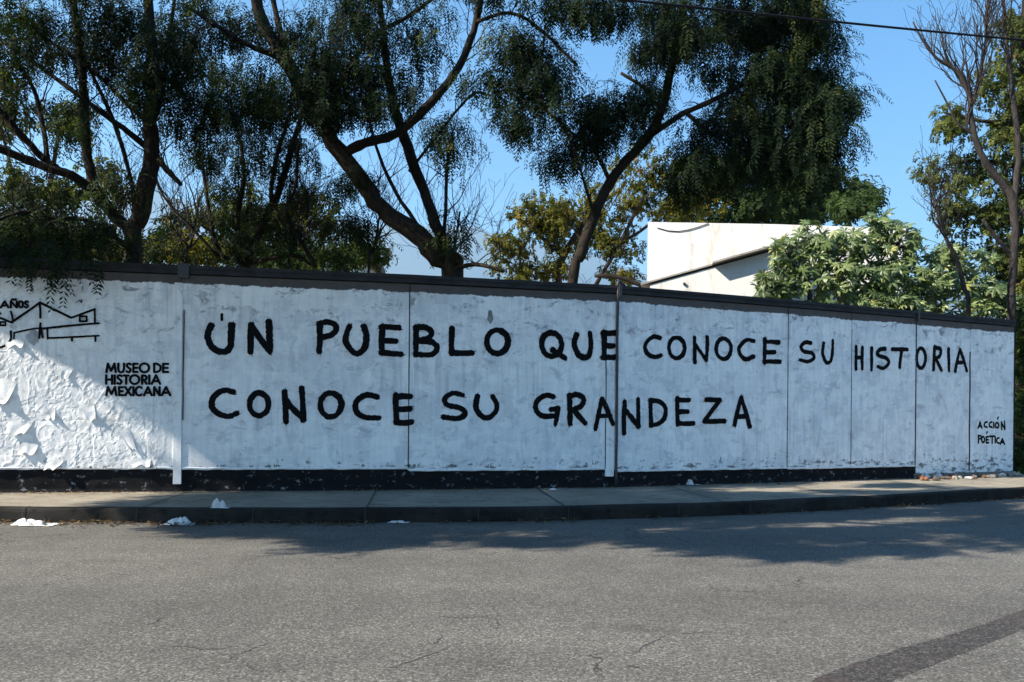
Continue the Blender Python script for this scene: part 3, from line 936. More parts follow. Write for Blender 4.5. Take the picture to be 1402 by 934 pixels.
for st, k in (([(-60,225),(0,248),(90,284)], 1), ([(92,284),(200,210),(302,136)], 1.1), ([(302,134),(420,192),(540,250)], 1.1), ([(540,250),(630,216),(718,184)], 1), ([(716,184),(717,290)], .9),
              ([(303,136),(306,192),(307,250)], 1), ([(308,290),(303,345),(300,402)], 1), ([(310,322),(318,360),(326,398)], 1), ([(360,336),(362,408)], .85), ([(85,202),(98,240),(102,276)], .9),
              ([(605,240),(656,238)], .9), ([(655,240),(656,276)], .9), ([(656,276),(604,276)], .9), ([(604,276),(605,240)], .9),
              ([(114,362),(190,345),(268,330),(330,328)], .8), ([(330,330),(540,308),(748,290)], 1), ([(88,348),(90,400)], .8), ([(86,352),(86,410),(50,455),(0,472),(-50,470)], 1), ([(110,360),(110,408)], .7),
              ([(370,402),(560,394),(748,384)], .85), ([(545,396),(545,422)], 1), ([(722,386),(722,426)], .9),
              ([(8,282),(46,282)], .9), ([(46,282),(46,306)], .8), ([(46,306),(8,306)], .9), ([(8,306),(8,282)], .8), ([(-4,205),(10,222)], .8)):
    w.stroke(Z3(st), 3.0 * k, True, .6)
w.done('black line drawing of a folded roof museum', 'painted_drawing')
# bare grey smudge under the drawing and a stain above the lettering
def blot(px, py, rx_, ry_, mat):
    u0, v0, dep = on_wall(px, py)
    b = MB(); k = dep / FPX; vs_ = []; uv = []
    b.V.append(tuple(wall_pt(u0, v0, relief(u0, v0) + .0025))); uv.append((u0, v0))
    for i in range(24):
        a = 2*math.pi*i/24; r_ = 1 + .35 * mn.noise(Vector((math.cos(a)*1.5, math.sin(a)*1.5, px)))
        uu, vv = u0 + math.cos(a)*rx_*k*r_, v0 + math.sin(a)*ry_*k*r_
        b.V.append(tuple(wall_pt(uu, vv, relief(uu, vv) + .0025))); uv.append((uu, vv))
    b.F = [(0, 1 + i, 1 + (i + 1) % 24) for i in range(24)]
    mk('paint_blot', b, mat, wall, uv=uv)
M['blot'] = mat_simple('olive_stain', (.17, .18, .17), .8, .5, 14)
M['blotg'] = mat_simple('grey_stain', (.34, .35, .37), .8, .4, 14)
blot(671, 434, 4, 9, M['blot'])
blot(46, 462, 8, 10, M['blotg'])

# ------------------------------------------------------------------ house behind the wall
hd0 = P(887, 304, 23.0)
hrot = R(-12)
hx = np.array((math.cos(hrot), math.sin(hrot), 0)); hn = np.array((math.sin(hrot), -math.cos(hrot), 0))
hb = np.array((hd0[0], hd0[1], -.03))
house = thing('white_house', 'white plastered house with sloping lean-to roof behind the painted wall', 'house', hb)
def hp(s, d, z): return hb + hx * s - hn * d + np.array((0, 0, z))      # s along the front, d back from it, z up
def hplane(px, py, d=0.0):
    dr = P(px, py, 1.0) - np.array((0, 0, EYE)); o0 = np.array((0, 0, EYE))
    t = ((hp(0, d, 0) - o0) @ hn) / (dr @ hn)
    q = o0 + dr * t - hb
    return float(q @ hx), float(q[2])
tops = [hplane(887, 304), hplane(1060, 307), hplane(1245, 313)]
b = MB()
e = tops + [(tops[-1][0], 0), (0, 0)]
b.V = [tuple(hp(s, 0, z)) for s, z in e] + [tuple(hp(s, 5.5, z)) for s, z in e]
b.F = [(4, 3, 2, 1, 0), (5, 6, 7, 8, 9)] + [(i, (i+1) % 5, 5 + (i+1) % 5, 5 + i) for i in range(5)]
mk('wall', b, M['stucco'], house)
# lean-to in front: its gable wall and its thin sloping roof
LD = -1.1
la_, lb_ = hplane(890, 385, LD), hplane(1085, 331, LD)
b = MB()
e = [la_, lb_, (lb_[0], 0), (la_[0], 0)]
b.V = [tuple(hp(s, LD + .0, z - .10 if z > 0 else z)) for s, z in e] + [tuple(hp(s, -.004, z - .10 if z > 0 else z)) for s, z in e]
b.F = [(3, 2, 1, 0), (4, 5, 6, 7)] + [(i, (i+1) % 4, 4 + (i+1) % 4, 4 + i) for i in range(4)]
mk('gable_wall', b, M['stucco'], house)
def slab(sa, za, sb, zb, ov, th, mat, nm):
    b = MB(); q = []
    for d in (LD - ov, -.004):
        for s, z in ((sa, za), (sb, zb)):
            q += [hp(s, d, z), hp(s, d, z - th)]
    b.V = [tuple(p) for p in q]
    b.F = [(0,1,3,2), (4,6,7,5), (0,2,6,4), (1,5,7,3), (0,4,5,1), (2,3,7,6)]
    return mk(nm, b, mat, house)
md = hplane(975, 361, LD)
fz = lambda s: la_[1] + (lb_[1] - la_[1]) * (s - la_[0]) / (lb_[0] - la_[0])
slab(la_[0] - .25, fz(la_[0] - .25), md[0], fz(md[0]), .05, .045, M['slab'], 'roof')
slab(md[0], fz(md[0]) + .012, lb_[0] + .1, fz(lb_[0] + .1) + .012, .30, .05, M['slab'], 'roof_overhang')
b = MB(); q = [hp(*([hplane(900 + 14*k, y, -.02)[0]] + [-.02, hplane(900 + 14*k, y, -.02)[1]])) for k, y in enumerate((312, 316, 317, 315, 311, 306))]
b.tube(q, [.012] * len(q), 5)
mk('sagging_wire', b, M['wire'], house)
for (px, py) in ((937, 389),):
    s_, z_ = hplane(px, py, LD)
    b = MB(); b.tube([hp(s_, LD - .05, z_), hp(s_, LD + .02, z_)], [.04, .04], 10); mk('drain_spout', b, M['pipe'], house)

# small distant house glimpsed between the stems
dh0 = P(360, 372, 42)
dh = thing('distant_house', 'low pale house glimpsed between thin stems beyond the wall', 'house', (dh0[0], 42, -.03))
b = MB(); top = P(360, 350, 42)[2]
b.prism([(dh0[0], 42), (dh0[0] + 5.2, 42), (dh0[0] + 5.2, 47), (dh0[0], 47)], -.03, top); mk('wall', b, M['stucco'], dh)
b = MB(); x0, x1 = dh0[0] - .4, dh0[0] + 5.6
b.V = [(x0, 41.5, top - .1), (x1, 41.5, top - .1), (x1, 44.5, top + 1.0), (x0, 44.5, top + 1.0), (x1, 47.5, top - .1), (x0, 47.5, top - .1)]
b.F = [(0,1,2,3), (3,2,4,5), (1,4,2), (0,3,5), (0,5,4,1)]
mk('roof', b, M['tile'], dh)
for k in range(3):
    b = MB(); b.box((dh0[0] + 1 + 1.5*k, 41.99, top - 1.0), (.8, .06, .9)); mk('window', b, M['pipe'], dh)

# ------------------------------------------------------------------ trees
def fronds(cen, rad, n, rng, ln=(.34, .6), K=9, droop=1.25, leaf=(.088, .0105), up=.15):
    """feathery hanging compound leaves round the clump centres; cen (C,3), rad (C,)"""
    C = len(cen)
    idx = np.repeat(np.arange(C), n)
    Fn = len(idx)
    g = rng.normal(size=(Fn, 3)); g /= np.linalg.norm(g, axis=1)[:, None]
    r_ = rng.random(Fn) ** .5
    start = cen[idx] + g * (r_ * rad[idx])[:, None] * np.array((1, 1, .8))
    az = np.arctan2(g[:, 1], g[:, 0]) + rng.normal(0, .7, Fn)
    el = up + rng.normal(0, .35, Fn)
    L = rng.uniform(ln[0], ln[1], Fn)
    dr = droop * rng.uniform(.6, 1.4, Fn)
    tone_c = rng.normal(.42, .19, C)[idx] + rng.normal(0, .12, Fn)
    V = []; T = []
    hz = np.stack([np.cos(az), np.sin(az), np.zeros(Fn)], 1)
    sd = np.stack([-np.sin(az), np.cos(az), np.zeros(Fn)], 1)
    zz = np.array((0, 0, 1.0))
    pos = start.copy()
    prev = 0
    for j in range(1, K + 1):
        f = j / K
        a = el - dr * f * 1.6
        tdir = hz * np.cos(a)[:, None] + zz * np.sin(a)[:, None]
        pos = pos + tdir * (L / K)[:, None]
        up_ = np.cross(sd, tdir)
        taper = (1.15 - .75 * abs(f - .45))
        for s in (-1, 1):
            d = tdir * .55 + sd * (s * .85) - zz * rng.uniform(.15, .55, Fn)[:, None]
            d += rng.normal(0, .16, (Fn, 3))
            d /= np.linalg.norm(d, axis=1)[:, None]
            ll = leaf[0] * taper * rng.uniform(.75, 1.3, Fn); ww = leaf[1] * rng.uniform(.8, 1.3, Fn)
            nx = np.cross(d, up_); nx /= (np.linalg.norm(nx, axis=1)[:, None] + 1e-9)
            b0 = pos; tip = pos + d * ll[:, None]; m = pos + d * (ll * .5)[:, None]
            V.append(np.stack([b0, m - nx * ww[:, None], tip, m + nx * ww[:, None]], 1))
            T.append(np.repeat(tone_c + rng.normal(0, .05, Fn), 4).reshape(Fn, 4))
    V = np.concatenate(V).reshape(-1, 3); T = np.clip(np.concatenate(T).ravel(), 0, 1)
    F = np.arange(len(V)).reshape(-1, 4)
    return V, F, T

def jag(pts, radii, rng, amp):
    """subdivide a limb and roughen it"""
    c = cat([np.append(p, r_) for p, r_ in zip(pts, radii)], 4)
    out = []; rr = []
    for i, q in enumerate(c):
        k = amp * (0 if i == 0 else 1)
        out.append(q[:3] + rng.normal(0, 1, 3) * k * q[3]); rr.append(max(.003, q[3] * (1 + rng.normal(0, .05))))
    return out, rr

def tree(name, label, cat_, limbs, blobs, leafmat, barkmat, seed, group=None, nfr=30, crad=(.16, .34), extra=None, frond={}, sprigs=0, up_twigs=False, keep=None, thin=1.0):
    rng = np.random.default_rng(seed); rr = random.Random(seed)
    b = MB(); mbs = [b]; skel = []
    for li, limb in enumerate(limbs):
        pts = []; rad = []
        for q in limb:
            if len(q) == 4: px, py, Y, rp = q; pts.append(P(px, py, Y)); rad.append(.78 * rp * Y / FPX)
            else: pts.append(np.array(q[:3], float)); rad.append(q[4])
        if li == 0:
            foot = pts[0].copy(); foot[2] = -.05
            if pts[0][2] > .1: pts = [foot] + pts; rad = [rad[0] * 1.25] + rad
            base = foot
        pts, rad = jag(pts, rad, rng, .10)
        if li > 0: mbs.append(MB())
        tgt = mbs[li]
        tgt.tube(pts, rad, 9 if rad[0] > .05 else 6)
        skel += [(p, r_, li) for p, r_ in zip(pts, rad) if p[2] > (2.3 if pts[-1][2] > 2.6 else .4)]
    th = thing(name, label, cat_, (base[0], base[1], -.03), group)
    # clumps
    cen = []; 
    for (px, py, rx_, ry_, Y, dY, n_) in blobs:
        for _ in range(max(1, round(n_ * thin))):
            a = rr.uniform(0, 2*math.pi); q = math.sqrt(rr.random())
            cen.append(P(px + rx_*q*math.cos(a), py + ry_*q*math.sin(a), Y + rr.uniform(-dY, dY)))
    if extra is not None: cen += list(extra)
    if keep is not None: cen = [c for c in cen if keep(c)]
    if cen:
        cen = np.array(cen)
        SP = np.array([s[0] for s in skel]); SR = np.array([s[1] for s in skel]); SO = np.array([s[2] for s in skel])
        dist = np.array([np.min(np.linalg.norm(SP - c, axis=1)) for c in cen])
        for ci in np.argsort(dist):
            c = cen[ci]
            w_ = np.linalg.norm(SP - c, axis=1) + np.maximum(0, SP[:, 2] - c[2]) * .5
            k = int(np.argmin(w_)); p0 = SP[k]; d = np.linalg.norm(c - p0)
            r0 = min(SR[k] * .6, .006 + .007 * d)
            n_ = max(3, int(d / .22)); pl = []; rl = []
            bow = rng.normal(0, .10, 3) * d; bow[2] += .10 * d
            for i in range(n_ + 1):
                f = i / n_
                pl.append(p0 + (c - p0) * f + bow * math.sin(math.pi * f) + (rng.normal(0, .018, 3) if 0 < i else 0)); rl.append(max(.0035, r0 * (1 - .7 * f)))
            mbs[SO[k]].tube(pl, rl, 5); SO = np.append(SO, [SO[k]] * n_)
            SP = np.vstack([SP, np.array(pl[1:])]); SR = np.append(SR, rl[1:])
        rad = rng.uniform(crad[0], crad[1], len(cen))
        V, F, T = fronds(cen, rad, nfr, rng, **frond)
        mk('crown', (V, F), leafmat, th, attr=T)
    # bare sprigs
    for _ in range(sprigs):
        p, r_, ow = skel[rr.randrange(len(skel))]
        bare(mbs[ow], p, Vector((rr.uniform(-1, 1), rr.uniform(-.6, .6), rr.uniform(.2, 1.2))), rr.uniform(.6, 1.3), min(r_*.5, .012), 2, rr)
    mk('trunk', b, barkmat, th, smooth=True)
    for m_ in mbs[1:]: mk('branch', m_, barkmat, th, smooth=True)
    return th

def bare(tw, p, d, L, r_, depth, rr, upb=.35, sides=4, wig=.22):
    """bare twig that keeps forking"""
    d = Vector(d).normalized(); pts = [Vector(p)]; rad = [r_]
    n_ = max(4, int(L / .14)); kids = []
    for i in range(n_):
        d = (d + Vector((rr.gauss(0, wig), rr.gauss(0, wig), rr.gauss(0, wig) + upb * .25))).normalized()
        pts.append(pts[-1] + d * L / n_); rad.append(max(.0035, r_ * (1 - .75 * (i + 1) / n_)))
        if depth > 0 and i > 0 and rr.random() < .62: kids.append((pts[-1].copy(), d.copy(), rad[-1], i / n_))
    tw.tube(pts, rad, sides, cap=False)
    for q, dd, rk, f in kids:
        side = Vector((rr.gauss(0, 1), rr.gauss(0, .8), rr.gauss(.35, .5))).normalized()
        bare(tw, q, dd * .75 + side * .7, L * rr.uniform(.4, .75) * (1.1 - .4*f), rk * .7, depth - 1, rr, upb, sides, wig)

GT = 'feathery trees behind the wall'
# --- dark tree at the far left
T1 = tree('feathery_tree', 'dark feathery tree on the left with thick upright trunk and broken limb stub', 'tree',
  [[(182,352,13,15), (192,300,13,15), (203,245,13,15), (208,205,13,13), (205,150,13,11), (211,90,13,10), (203,20,13,9), (196,-80,12.6,7), (200,-190,12.2,4)],
   [(184,325,13,11), (160,298,13,10), (134,266,12.9,10), (120,215,12.9,8), (115,150,12.9,8), (112,80,12.8,7), (100,0,12.6,6), (94,-100,12.4,4)],
   [(134,266,12.9,8), (100,242,12.7,8), (55,226,12.5,7), (0,204,12.2,7), (-70,178,12,6)],
   [(92,240,12.8,6), (60,218,12.6,6), (20,175,12.4,6), (-30,120,12.2,5)],
   [(66,222,12.7,5), (58,170,12.8,4), (45,120,12.8,4), (15,70,12.8,3)],
   [(205,205,13,6), (168,175,13,5), (120,140,13.1,4.5), (60,95,13.1,4), (-20,40,13.1,3)],
   [(206,170,13,5), (172,140,13.2,4.5), (130,100,13.3,4), (60,52,13.3,3), (10,20,13.3,3)],
   [(186,300,13,5), (178,240,13,4), (160,180,13,4), (140,130,12.9,3.5), (120,90,12.9,3)],
   [(212,212,13,6), (228,232,12.9,5.5), (248,253,12.8,4)],
   [(208,170,13,4), (222,130,13.2,4), (230,60,13.4,3.5), (242,-20,13.4,3)],
   [(180,345,13,6), (150,318,12.4,4), (110,300,11.8,3.5), (70,305,11.2,3), (40,335,10.7,2.5)],
   [(80,300,11.6,3), (30,290,11.2,3), (-20,310,10.8,2)]],
  [(180,60,60,85,13,1.0,34), (60,35,85,45,12.8,1.1,20), (8,70,35,60,12.6,.8,9), (262,60,50,75,13.4,1.0,20), (275,165,36,50,13.4,.7,14), (60,300,75,36,11.9,.7,20), (15,318,45,18,11.2,.3,10), (125,318,45,28,12.2,.7,9),
   (60,345,70,8,10.9,.2,5), (240,110,40,40,13.2,.8,8), (170,250,30,25,12.7,.4,4), (130,170,40,50,13,1,4), (90,-60,160,50,12.4,1.2,26), (70,352,44,8,10.45,.06,5), (12,346,22,8,10.4,.06,3)],
  M['leaf_dark'], M['bark'], 11, GT, nfr=22, sprigs=80, thin=.82)
# --- slender multi-stemmed tree
T2 = tree('slender_tree', 'slender dark tree with several thin leaning stems left of the big leaning trunk', 'tree',
  [[(338,362,15.5,7), (352,325,15.5,7), (368,290,15.5,6.5), (385,255,15.6,6), (400,200,15.7,5), (418,140,15.8,4), (430,70,15.9,3)],
   [(338,362,15.5,5), (305,350,15.3,4), (290,310,15.2,3.5), (282,260,15.2,3), (276,215,15.2,2.5)],
   [(345,350,15.5,5), (325,310,15.4,5), (333,250,15.3,4), (330,200,15.3,3), (315,140,15.3,2.5)],
   [(370,290,15.5,4), (375,230,15.2,4), (395,160,15,3.5), (405,100,15,3)],
   [(338,362,15.5,4), (400,350,15.2,4), (425,362,15.1,3)],
   [(432,366,15,4), (412,330,15,4), (392,290,15,4), (405,255,15,3), (408,190,15,3)],
   [(300,352,15.2,3), (260,310,15,2.5), (225,270,15,2), (205,225,15,2)]],
  [(330,120,55,55,15.5,.8,22), (370,195,50,45,15.6,.8,15), (335,290,36,36,15.4,.5,10), (300,225,34,34,15.3,.5,8), (395,335,28,24,15.2,.4,4), (460,330,30,36,15.6,.4,6), (420,250,40,40,15.6,.6,7), (305,110,40,50,15.2,.6,8), (320,335,25,18,15.3,.3,4), (225,330,40,18,15.6,.3,5)],
  M['leaf_dark'], M['bark'], 12, GT, nfr=20, sprigs=90, thin=.85)
# --- the big leaning tree
T3 = tree('leaning_tree', 'big feathery tree whose thick trunk leans far to the left above the wall', 'tree',
  [[(620,385,14,20), (600,352,14,19), (572,322,14,17), (522,285,14,16), (492,243,13.9,15), (456,196,13.8,14), (420,133,13.7,13), (386,76,13.6,12), (357,26,13.5,11), (346,-40,13.3,9), (338,-140,13,6)],
   [(612,352,14,12), (597,305,14.1,10), (573,245,14.2,9.5), (552,185,14.3,9), (536,130,14.4,8), (526,60,14.4,6), (518,-30,14.4,5)],
   [(468,212,13.8,9), (500,196,13.7,8.5), (540,184,13.6,8), (574,158,13.5,8), (606,122,13.4,7), (634,80,13.3,6.5), (652,30,13.2,6), (664,-30,13,5)],
   [(388,80,13.6,6), (340,62,13.3,4.5), (300,38,13.1,4), (255,8,13,3.5)],
   [(408,112,13.7,7), (388,60,13.9,6), (374,0,14,5), (365,-80,14,4)],
   [(440,170,13.8,5), (470,110,14,4.5), (505,55,14.1,4), (555,25,14.2,3.5), (590,0,14.2,3)],
   [(650,30,13.2,3.5), (700,18,12.8,3), (745,45,12.6,3), (790,90,12.4,2.5)],
   [(664,-25,13,4), (720,-20,12.6,3.5), (790,-10,12.4,3), (850,-5,12.3,2.5)],
   [(580,320,14,4), (540,260,13.9,3.5), (515,200,13.9,3), (500,140,14,3)],
   [(606,340,14,4), (610,290,13.8,3.2), (612,230,13.7,3), (620,180,13.6,2.5)],
   [(610,372,14,5), (650,362,13.6,4), (690,372,13.3,3)],
   [(560,235,14,3), (640,135,13.5,2.5), (668,130,13.4,2)],
   [(745,50,12.6,2), (742,140,12.5,2), (770,170,12.6,2), (795,230,12.8,1.8)]],
  [(455,55,85,55,13.8,.9,34), (505,120,70,40,14,.9,20), (425,110,45,50,13.6,.8,14), (578,58,45,45,14,.7,12), (370,120,36,45,13.4,.7,12), (612,165,28,20,13.6,.3,4), (628,195,22,12,13.6,.2,4),
   (694,42,22,14,12.7,.3,6), (735,75,34,18,12.6,.4,9), (752,110,34,14,12.6,.4,9), (684,108,18,12,12.8,.3,4), (790,2,60,12,12.4,.4,12), (716,152,26,14,12.6,.3,7), (846,2,14,8,12.3,.2,4), (655,95,10,10,13,.2,2), (772,145,18,12,12.6,.3,4), (735,-30,90,20,12.5,.6,14), (480,240,20,16,13.8,.3,4),
   (622,320,14,26,13.8,.2,4), (490,320,24,34,14.6,.4,5), (350,30,50,40,13.5,.8,10), (500,-50,180,40,13.6,1.0,22), (455,150,40,14,14.2,.3,6)],
  M['leaf_dark'], M['bark'], 13, GT, nfr=24, sprigs=80, thin=.84)
# --- tree with trunk curving right
T4 = tree('curved_tree', 'feathery tree with slim trunk curving up to the right into a dense dark crown', 'tree',
  [[(783,394,13.8,9.5), (795,350,13.8,9.5), (806,315,13.8,9.5), (824,272,13.8,9.5), (848,230,13.8,9), (885,190,13.8,9), (906,150,13.8,8), (918,100,13.8,7), (930,50,13.8,6), (938,-40,13.8,5)],
   [(892,184,13.8,6), (935,156,13.6,5), (988,132,13.4,4.5), (1040,102,13.3,4), (1095,80,13.3,3)],
   [(926,60,13.8,4), (1000,52,13.6,4), (1080,45,13.4,3), (1130,60,13.3,2.5)],
   [(836,250,13.8,4), (812,205,13.6,3), (780,180,13.4,2.5), (745,150,13.2,2)],
   [(905,150,13.8,4), (880,120,13.6,3), (850,100,13.6,2.5)],
   [(940,155,13.6,4), (985,190,13.4,3), (1050,205,13.2,3), (1110,205,13.2,2)],
   [(1040,102,13.3,3), (1100,130,13.1,3), (1150,150,13.0,2)],
   [(816,300,13.8,3), (800,250,13.5,2.5), (790,215,13.5,2)]],
  [(912,22,30,34,13.6,.5,16), (895,68,20,18,13.6,.3,6), (868,125,34,18,13.6,.4,9), (822,138,34,18,13.4,.4,9), (800,175,36,16,13.4,.4,8), (775,205,22,12,13.3,.3,4), (850,175,22,14,13.6,.3,4),
   (985,28,60,34,13.5,.7,24), (1075,22,66,30,13.3,.7,24), (1120,45,34,14,13.1,.4,8), (1010,85,66,16,13.4,.6,16), (1090,92,44,26,13.2,.6,16), (1050,138,56,22,13.3,.6,16), (1140,135,28,22,13.0,.4,12), (1125,185,30,18,13.0,.4,10),
   (985,165,40,14,13.4,.4,8), (1060,190,50,22,13.3,.5,16), (990,222,46,20,13.3,.5,12), (1085,228,50,14,13.2,.4,12), (945,205,24,18,13.5,.4,6), (930,245,30,14,13.5,.3,5), (1000,-55,150,40,13.4,1.2,26), (1075,120,70,80,14.2,.5,30)],
  M['leaf_dark'], M['bark'], 14, GT, nfr=25, sprigs=30, thin=.92)
# --- olive tree beyond
T5 = tree('olive_tree', 'yellowish olive tree in sunlight behind the curved trunk', 'tree',
  [[(765,400,28.0,6), (768,360,28.0,6), (790,320,28.0,5), (815,285,28.0,4), (850,260,28.0,3)], [(770,350,28.0,4), (735,320,28.0,3), (710,300,28.0,3)], [(790,320,28.0,3), (850,330,28.0,3), (900,300,28.0,2.5)],
   [(880,392,27.0,4), (850,380,27.0,4), (815,378,27.0,3)], [(815,392,27.5,4), (850,330,27.4,3), (880,270,27.4,3)]],
  [(742,285,45,26,28.0,.8,18), (700,340,26,34,28.0,.6,14), (780,325,55,46,28.2,.9,26), (840,280,46,36,28.0,.9,18), (735,372,45,16,27.8,.5,12), (850,350,34,36,28.0,.7,14), (905,250,46,36,28.2,.8,16), (940,285,46,20,28.3,.7,12), (960,240,40,30,28.3,.7,10), (870,220,30,26,28.2,.5,6)],
  M['leaf_olive'], M['bark'], 15, GT, nfr=22, crad=(.32, .55), frond=dict(ln=(.2, .36), K=4, leaf=(.13, .035), up=.3), sprigs=10)
# --- dense dark tree behind the house
T6 = tree('dense_tree', 'dense dark green tree rising behind the white house roof', 'tree',
  [[(1080,420,32,9), (1082,330,32,9), (1085,270,32,7), (1090,220,32,5)], [(1083,300,32,5), (1020,260,32,4), (970,250,32,3)], [(1083,290,32,5), (1140,265,32,4), (1180,262,32,3)]],
  [(1050,245,85,34,32,1.5,44), (1132,258,60,26,32,1.2,26), (1172,276,26,16,27,.6,9), (985,285,60,18,32,1,18), (1080,290,90,14,32,1,24), (1020,215,60,26,32,1,12), (1110,225,40,22,32,1,8)],
  M['leaf_green'], M['bark'], 16, GT, nfr=26, crad=(.4, .7), frond=dict(ln=(.3, .5), K=4, leaf=(.17, .045), up=.2))
# --- olive tree at right edge
T8 = tree('tall_olive_tree', 'tall yellow green tree at the right edge behind the bare tree', 'tree',
  [[(1398,440,23,9), (1396,350,23,9), (1392,250,23,8), (1398,150,23,7), (1402,50,23,6), (1405,-60,23,4)], [(1394,300,23,4), (1350,290,23,3), (1310,270,23,3)], [(1394,230,23,4), (1350,220,23,3), (1300,225,23,2.5)], [(1397,170,23,3), (1340,165,23,3), (1295,155,23,2)]],
  [(1392,90,26,80,23,.8,34), (1372,215,34,56,23,.8,24), (1298,155,28,20,23,.5,8), (1300,228,34,24,23,.6,12), (1330,285,42,30,23,.8,18), (1382,320,28,56,23,.8,22), (1403,400,14,60,22.5,.5,14), (1440,200,40,150,23,1,24), (1345,120,16,40,23,.4,4), (1340,350,40,30,23.5,.6,8)],
  M['leaf_yellowgreen'], M['bark'], 18, GT, nfr=24, crad=(.3, .55), frond=dict(ln=(.22, .4), K=5, leaf=(.12, .03), up=.2), sprigs=30, thin=.78)

# --- thicket of mid distance trees seen through the stems
T9 = tree('thicket_tree', 'hazy mid green tree seen through the thin stems left of centre', 'tree',
  [[(330,400,26,6), (332,340,26,6), (338,290,26,4), (345,250,26,3)], [(332,350,26,4), (280,310,26,3), (250,290,26,2)], [(334,330,26,4), (400,300,26,3), (440,285,26,2)], [(336,370,26,4), (470,340,26,3)]],
  [(255,318,50,34,26,1,20), (335,290,50,40,26,1,22), (425,300,50,40,26,1,20), (490,335,36,24,26,.8,12), (380,340,60,18,26,.8,14), (200,335,40,18,26,.8,8)],
  M['leaf_yellowgreen'], M['bark'], 19, GT, nfr=22, crad=(.35, .6), frond=dict(ln=(.25, .45), K=4, leaf=(.15, .04), up=.2), sprigs=20)
T9b = tree('thicket_tree', 'sunlit olive tree seen through the limbs at the far left', 'tree',
  [[(60,400,25,6), (62,330,25,6), (70,250,25,4), (80,180,25,3)], [(64,300,25,4), (20,240,25,3), (0,170,25,2)], [(66,280,25,4), (130,240,25,3)]],
  [(85,160,34,22,25,.8,10), (5,150,26,28,25,.8,9), (40,250,60,26,25,.8,14), (130,240,36,26,25,.8,9), (60,320,80,26,25,.8,18), (20,95,26,20,25,.6,5)],
  M['leaf_yellowgreen'], M['bark'], 20, GT, nfr=22, crad=(.35, .6), frond=dict(ln=(.25, .45), K=4, leaf=(.15, .04), up=.2))
# --- bare trees
def bare_tree(name, label, limbs, fans, seed, mat):
    rr = random.Random(seed); rng = np.random.default_rng(seed)
    mbs = []; sk = []
    for li, limb in enumerate(limbs):
        pts = [P(a, c, d) for a, c, d, e_ in limb]; rad = [.62 * e_ * d / FPX for a, c, d, e_ in limb]
        if li == 0:
            base = pts[0].copy(); base[2] = -.05; pts = [base] + pts; rad = [rad[0] * 1.2] + rad
        pts, rad = jag(pts, rad, rng, .13)
        m_ = MB(); m_.tube(pts, rad, 8); mbs.append(m_); sk += [(p, r_, li) for p, r_ in zip(pts, rad)]
    th = thing(name, label, 'tree', (base[0], base[1], -.03), 'bare trees behind the wall')
    SP = np.array([q[0] for q in sk])
    for (px, py, Y, dx, dz, L, r_, n_, dep) in fans:
        near_ = np.argsort(np.linalg.norm(SP - P(px, py, Y), axis=1))[:5]
        for _ in range(n_):
            p, rk, ow = sk[int(near_[rr.randrange(5)])]      # every twig grows out of the limb nearest to it
            bare(mbs[ow], p, (dx + rr.gauss(0, .35), rr.gauss(0, .35), dz + rr.gauss(0, .15)), L * rr.uniform(.7, 1.2), min(rk * .8, .7 * r_ * Y / FPX), dep, rr, .6, 4, .16)
    mk('trunk', mbs[0], mat, th, smooth=True)
    for m_ in mbs[1:]: mk('branch', m_, mat, th, smooth=True)
    return th
bare_tree('bare_tree', 'leafless dark tree with many upright twigs at the right edge',
  [[(1384,445,17,9), (1386,390,17,8.5), (1389,330,17,8.5), (1387,275,17,9), (1372,252,17,7.5), (1356,231,17,7), (1338,200,17,6.5), (1330,165,17,6), (1327,130,17,5), (1310,98,17,4), (1285,82,17,3), (1266,60,17,2.5), (1250,30,17,1.5)],
   [(1387,285,17,7), (1392,240,17,6.5), (1394,195,17,6), (1384,110,17,5), (1377,50,17,4), (1372,-20,17,3)],
   [(1329,150,17,4), (1342,100,17,4), (1350,50,17,3), (1352,-10,17,2)],
   [(1334,185,17,3), (1312,170,17,2.5), (1296,140,17,2), (1280,110,17,1.5)],
   [(1392,360,17,5), (1372,335,17,4.5), (1345,300,17,3.5)], [(1388,300,17,5), (1402,285,17,4), (1425,270,17,3)]],
  [(1327,130,17,-.3,1,1.5,2.0,5,2), (1310,98,17,-.3,1,1.2,1.8,6,2), (1345,90,17,0,1,1.4,2,7,2), (1384,110,17,.1,1,1.4,2,4,2), (1332,165,17,.2,1,1.3,1.8,4,2), (1285,82,17,-.4,1,.9,1.3,4,2), (1377,50,17,0,1,1.2,1.8,5,2), (1350,40,17,0,1,1.1,1.5,4,2)], 21, M['bark_b'])
bare_tree('bare_sapling', 'small leafless sapling among the broad leaves right of the house',
  [[(1326,430,16.3,5), (1320,395,16.3,5), (1311,360,16.3,4.5), (1295,325,16.3,4), (1284,290,16.3,3.5), (1283,275,16.3,3), (1300,262,16.3,2)]],
  [(1295,322,16.3,-.7,1,1.0,1.8,4,2), (1284,285,16.3,-.4,1,.8,1.4,4,2), (1262,330,16.8,-.25,1,1.1,1.6,7,2)], 22, M['bark_b'])
